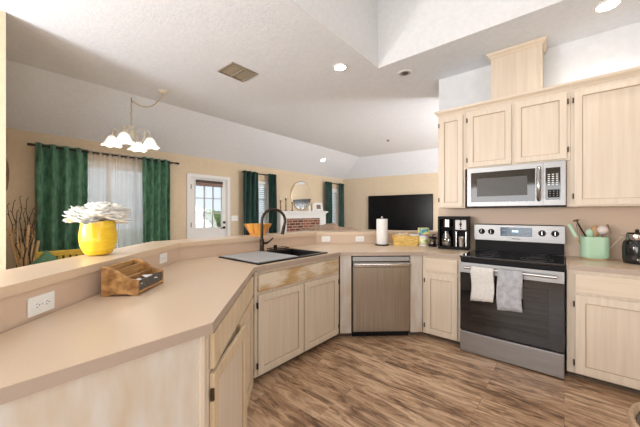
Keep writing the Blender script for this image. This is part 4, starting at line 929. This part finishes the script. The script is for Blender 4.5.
# yellow bench with cushion
t = thing('wooden_settee', 'yellow painted wooden settee whose back rail shows over the ledge', 'bench', (-4.75, 0.70, 0), 90)
Ls = 0.56
MB().box(-Ls/2, Ls/2, -0.02, 0.02, 0.80, 0.865, 0.008).build('top_rail', M_yelw, t)
MB().box(-Ls/2, Ls/2, -0.015, 0.015, 0.50, 0.55, 0.005).build('lower_rail', M_yelw, t)
for k in range(7): x = -Ls/2+0.09+k*(Ls-0.18)/6; MB().box(x-0.02, x+0.02, -0.008, 0.008, 0.55, 0.80).build('back_slat', M_yelw, t)
MB().box(-Ls/2, Ls/2, -0.45, 0.0, 0.42, 0.455, 0.006).build('seat', M_yelw, t)
for sx in (-1, 1):
    MB().box(sx*(Ls/2-0.02)-0.02, sx*(Ls/2-0.02)+0.02, -0.02, 0.02, 0, 0.80).build('leg', M_yelw, t); MB().box(sx*(Ls/2-0.03)-0.02, sx*(Ls/2-0.03)+0.02, -0.44, -0.40, 0, 0.42).build('leg', M_yelw, t)
t2 = thing('throw_pillow', 'green velvet throw pillow leaning on the yellow settee back', 'pillow', (-4.555, 0.52, 0.462), 0)
def pillow(sz, th):
    mb = MB(); n = 12; top = []; 
    for sgn in (1, -1):
        g_ = []
        for j in range(n+1):
            r = []
            for i in range(n+1):
                u, v = i/n*2-1, j/n*2-1; e = (max(0, 1-abs(u)**2.6)*max(0, 1-abs(v)**2.6))**0.5
                pin = 1-0.09*(1-abs(u))*abs(v)**3 - 0.0; pin2 = 1-0.09*(1-abs(v))*abs(u)**3
                r.append(mb.bm.verts.new((sgn*th*e, u*sz*pin2, v*sz*pin)))
            g_.append(r)
        for a, b in zip(g_, g_[1:]):
            for i in range(n): mb.bm.faces.new((a[i], a[i+1], b[i+1], b[i]))
    bmesh.ops.remove_doubles(mb.bm, verts=mb.bm.verts, dist=1e-4); bmesh.ops.recalc_face_normals(mb.bm, faces=mb.bm.faces)
    return mb
o = pillow(0.155, 0.055).build('cushion_cover', M_pillow, t2, True); o.location = (0, 0, 0.205); o.rotation_euler = (R(45), R(0), 0)
t2.location = (-4.63, 0.50, 0.470)

# ------------------------------------------------------------------ chandelier
hx, hy, hz = -4.60, 1.36, 2.955
t = thing('chandelier', 'ivory four-arm chandelier with bell glass shades swagged from the ceiling', 'chandelier', (hx, hy, 2.20))
cp = Vector((-4.117-hx, 1.595-hy, H-2.20))
MB().lathe([(0, -0.035), (0.03, -0.033), (0.055, -0.015), (0.065, 0.0), (0, 0.0)], 24, tuple(cp)).build('canopy', M_ivory, t, True)
hk = Vector((0, 0, 0.715))
MB().tube([(0, 0, 0.735), (0, 0, 0.70), (0.012, 0, 0.69), (0, 0, 0.68)], 0.004, 8).build('ceiling_hook', M_bronze, t)
mb = MB(); n = 26
path = [cp+Vector((0, 0, -0.035))+(hk-cp)*0.0]
for k in range(n+1):
    u = k/n; p = cp.lerp(hk, u); p.z = (cp.z-0.035)*(1-u)+(hk.z-0.02)*u - 0.17*4*u*(1-u)*(0.6+0.4*(1-u)); path.append(p)
for k in range(1, 15): path.append(Vector((0.004*math.sin(k*2.2), 0.006*math.sin(k*1.4), hk.z-0.02-(hk.z-0.02-0.36)*k/14)))
for k, (p, q) in enumerate(zip(path, path[1:])):
    d = q-p
    if d.length < 1e-4: continue
    mt = Matrix.Translation((p+q)/2) @ d.to_track_quat('X', 'Z').to_matrix().to_4x4() @ Matrix.Rotation(R(90*(k % 2)), 4, 'X')
    mb.torus(d.length*0.55, 0.0028, mt, seg=10, ring=5, sy=0.42)
mb.build('chain', M_brass, t)
MB().lathe([(0, 0.36), (0.022, 0.355), (0.035, 0.33), (0.022, 0.31), (0.018, 0.28), (0.045, 0.25), (0.052, 0.21), (0.03, 0.17), (0.016, 0.14), (0.024, 0.12), (0.012, 0.10), (0, 0.09)], 24).build('central_column', M_ivory, t, True)
for k in range(4):
    a = PI/2*k+R(40.3+14); ux, uy = math.cos(a), math.sin(a)
    pr = [(0.03, 0.17), (0.07, 0.13), (0.12, 0.12), (0.16, 0.17), (0.17, 0.25), (0.20, 0.285), (0.23, 0.26), (0.235, 0.20)]
    # smooth
    sm = []
    for i in range(len(pr)-1):
        for s in range(3): u = s/3; sm.append((pr[i][0]*(1-u)+pr[i+1][0]*u, pr[i][1]*(1-u)+pr[i+1][1]*u))
    sm.append(pr[-1])
    arm = MB().tube([(ux*r, uy*r, z) for r, z in sm], 0.0075, 8)
    arm.tube([(ux*r, uy*r, z) for r, z in ((0.05, 0.25), (0.10, 0.31), (0.15, 0.30), (0.165, 0.25), (0.14, 0.22), (0.12, 0.24))], 0.006, 8)
    ar = arm.build('arm', M_ivory, t, True)
    MB().lathe([(0.012, 0.205), (0.03, 0.20), (0.032, 0.175), (0.02, 0.17)], 16, (ux*0.235, uy*0.235, 0)).build('socket_cap', M_ivory, ar, True)
    prof = [(0.024, 0.185), (0.05, 0.165), (0.068, 0.13), (0.085, 0.09), (0.115, 0.06), (0.125, 0.052)]
    mb = MB(); rings = []; ns = 30
    for r, z in prof:
        fl = max(0, (0.13-z)/0.08)
        rings.append([mb.bm.verts.new((ux*0.235+math.cos(2*PI*i/ns)*r*(1+0.05*fl*math.cos(2*PI*i/ns*6)), uy*0.235+math.sin(2*PI*i/ns)*r*(1+0.05*fl*math.cos(2*PI*i/ns*6)), z-0.008*fl*math.cos(2*PI*i/ns*6))) for i in range(ns)])
    for p, q in zip(rings, rings[1:]):
        for i in range(ns): mb.bm.faces.new((p[i], p[(i+1) % ns], q[(i+1) % ns], q[i]))
    mb.build('glass_shade', M_shade, t, True, solid=0.003)
    l = bpy.data.lights.new('chandelier_bulb', 'POINT'); l.energy = 1.6; l.shadow_soft_size = 0.03; l.color = (1, 0.88, 0.7)
    lo = bpy.data.objects.new('bulb_light', l); col.objects.link(lo); lo.parent = t; lo.location = (ux*0.235, uy*0.235, 0.075)

# ------------------------------------------------------------------ ceiling fixtures
def downlight(x, y, z, label, lit=True, r=0.085, tilt=0, power=14):
    t = thing('recessed_light', label, 'ceiling light', (x, y, z)); t.rotation_euler = (0, R(tilt), 0)
    MB().lathe([(r*0.72, -0.001), (r*0.76, -0.010), (r, -0.008), (r*1.02, -0.001), (r*0.72, -0.001)], 36).build('trim_ring', M_plast, t, True)
    if lit:
        MB().cyl(r*0.72, -0.007, -0.002, 32).build('lens', M_lamp, t)
        l = bpy.data.lights.new('downlight_beam', 'SPOT'); l.energy = power; l.spot_size = R(140); l.spot_blend = 0.8; l.shadow_soft_size = 0.06; l.color = (1, 0.93, 0.84)
        lo = bpy.data.objects.new('beam', l); col.objects.link(lo); lo.parent = t; lo.location = (0, 0, -0.02)
    else:
        MB().lathe([(0, -0.003), (r*0.45, -0.003), (r*0.72, -0.008), (r*0.74, -0.003)], 32).build('inner_reflector', M_grey, t, True)
        MB().cyl(r*0.42, -0.009, -0.004, 24).build('bulb_recess', M_slot, t)
downlight(-1.926, 2.62, H, 'lit round recessed light in the middle of the ceiling left of the light well', power=16)
downlight(0.262, 3.205, H, 'lit round recessed light above the wall cabinets at the right', power=16, r=0.09)
downlight(-1.426, 3.225, H, 'unlit round recessed fixture with dark centre near the light well corner', False)
sl = math.degrees(math.atan2(H-HW, XR-XW))
downlight(-4.952, 5.964, 2.76, 'lit recessed light in the sloped ceiling above the fireplace', power=10, tilt=-sl)
t = thing('ceiling_vent', 'rectangular tan air vent with two grilles in the flat ceiling', 'vent', (-2.905, 1.945, H))
MB().box(-0.155, 0.155, -0.175, -0.155, -0.012, 0, 0.002).box(-0.155, 0.155, 0.155, 0.175, -0.012, 0, 0.002).box(-0.155, -0.135, -0.155, 0.155, -0.012, 0).box(0.135, 0.155, -0.155, 0.155, -0.012, 0).box(-0.135, 0.135, -0.008, 0.008, -0.012, 0).build('frame', mat('vent_frame_brown', (0.30, 0.26, 0.21), 0.5), t)
mb = MB()
for s in (-1, 1):
    for k in range(9): mb.box(-0.135+0.012+k*0.03, -0.135+0.034+k*0.03, s*0.08-0.07, s*0.08+0.07, -0.004, -0.002, mtx=None)
mb.build('slats', M_vent, t)
MB().box(-0.134, 0.134, -0.154, 0.154, -0.0015, -0.0002).build('backing', mat('vent_back_brown', (0.16, 0.13, 0.10), 0.7), t)
t = thing('ceiling_sensor', 'tiny dark ceiling sensor in the living room ceiling', 'sensor', (-3.017, 5.918, H))
MB().cyl(0.035, -0.006, 0, 20).build('plate', M_grey, t); MB().cyl(0.018, -0.03, -0.006, 14).build('head', M_slot, t)

# stool at the right bottom corner
t = thing('bar_stool', 'round wooden stool with dark seat at the lower right corner', 'stool', (0.345, 1.19, 0)); t.scale = (1.09, 1.09, 1.04)
MB().lathe([(0.176, 0.0), (0.187, 0.003), (0.192, 0.02), (0.187, 0.037), (0.180, 0.039), (0.174, 0.02), (0.176, 0.0)], 48, (0, 0, 0.68)).build('seat_rim', varied('stool_rim_wood', (0.34, 0.22, 0.13), (0.46, 0.32, 0.21), nscale=9, rough=0.4), t, True)
MB().lathe([(0, 0.005), (0.1735, 0.005), (0.1735, 0.024), (0.10, 0.028), (0, 0.028)], 48, (0, 0, 0.68)).build('seat_pad', varied('dark_seat_leather', (0.05, 0.03, 0.02), (0.10, 0.06, 0.04), nscale=6, rough=0.4), t, True)
for k in range(4):
    a = PI/4+k*PI/2; MB().tube([(math.cos(a)*0.13, math.sin(a)*0.13, 0.683), (math.cos(a)*0.2, math.sin(a)*0.2, 0.0)], 0.016, 10).build('leg', M_stick, t, True)
MB().torus(0.175, 0.008, Matrix.Translation((0, 0, 0.25))).build('foot_ring', M_stick, t, True)
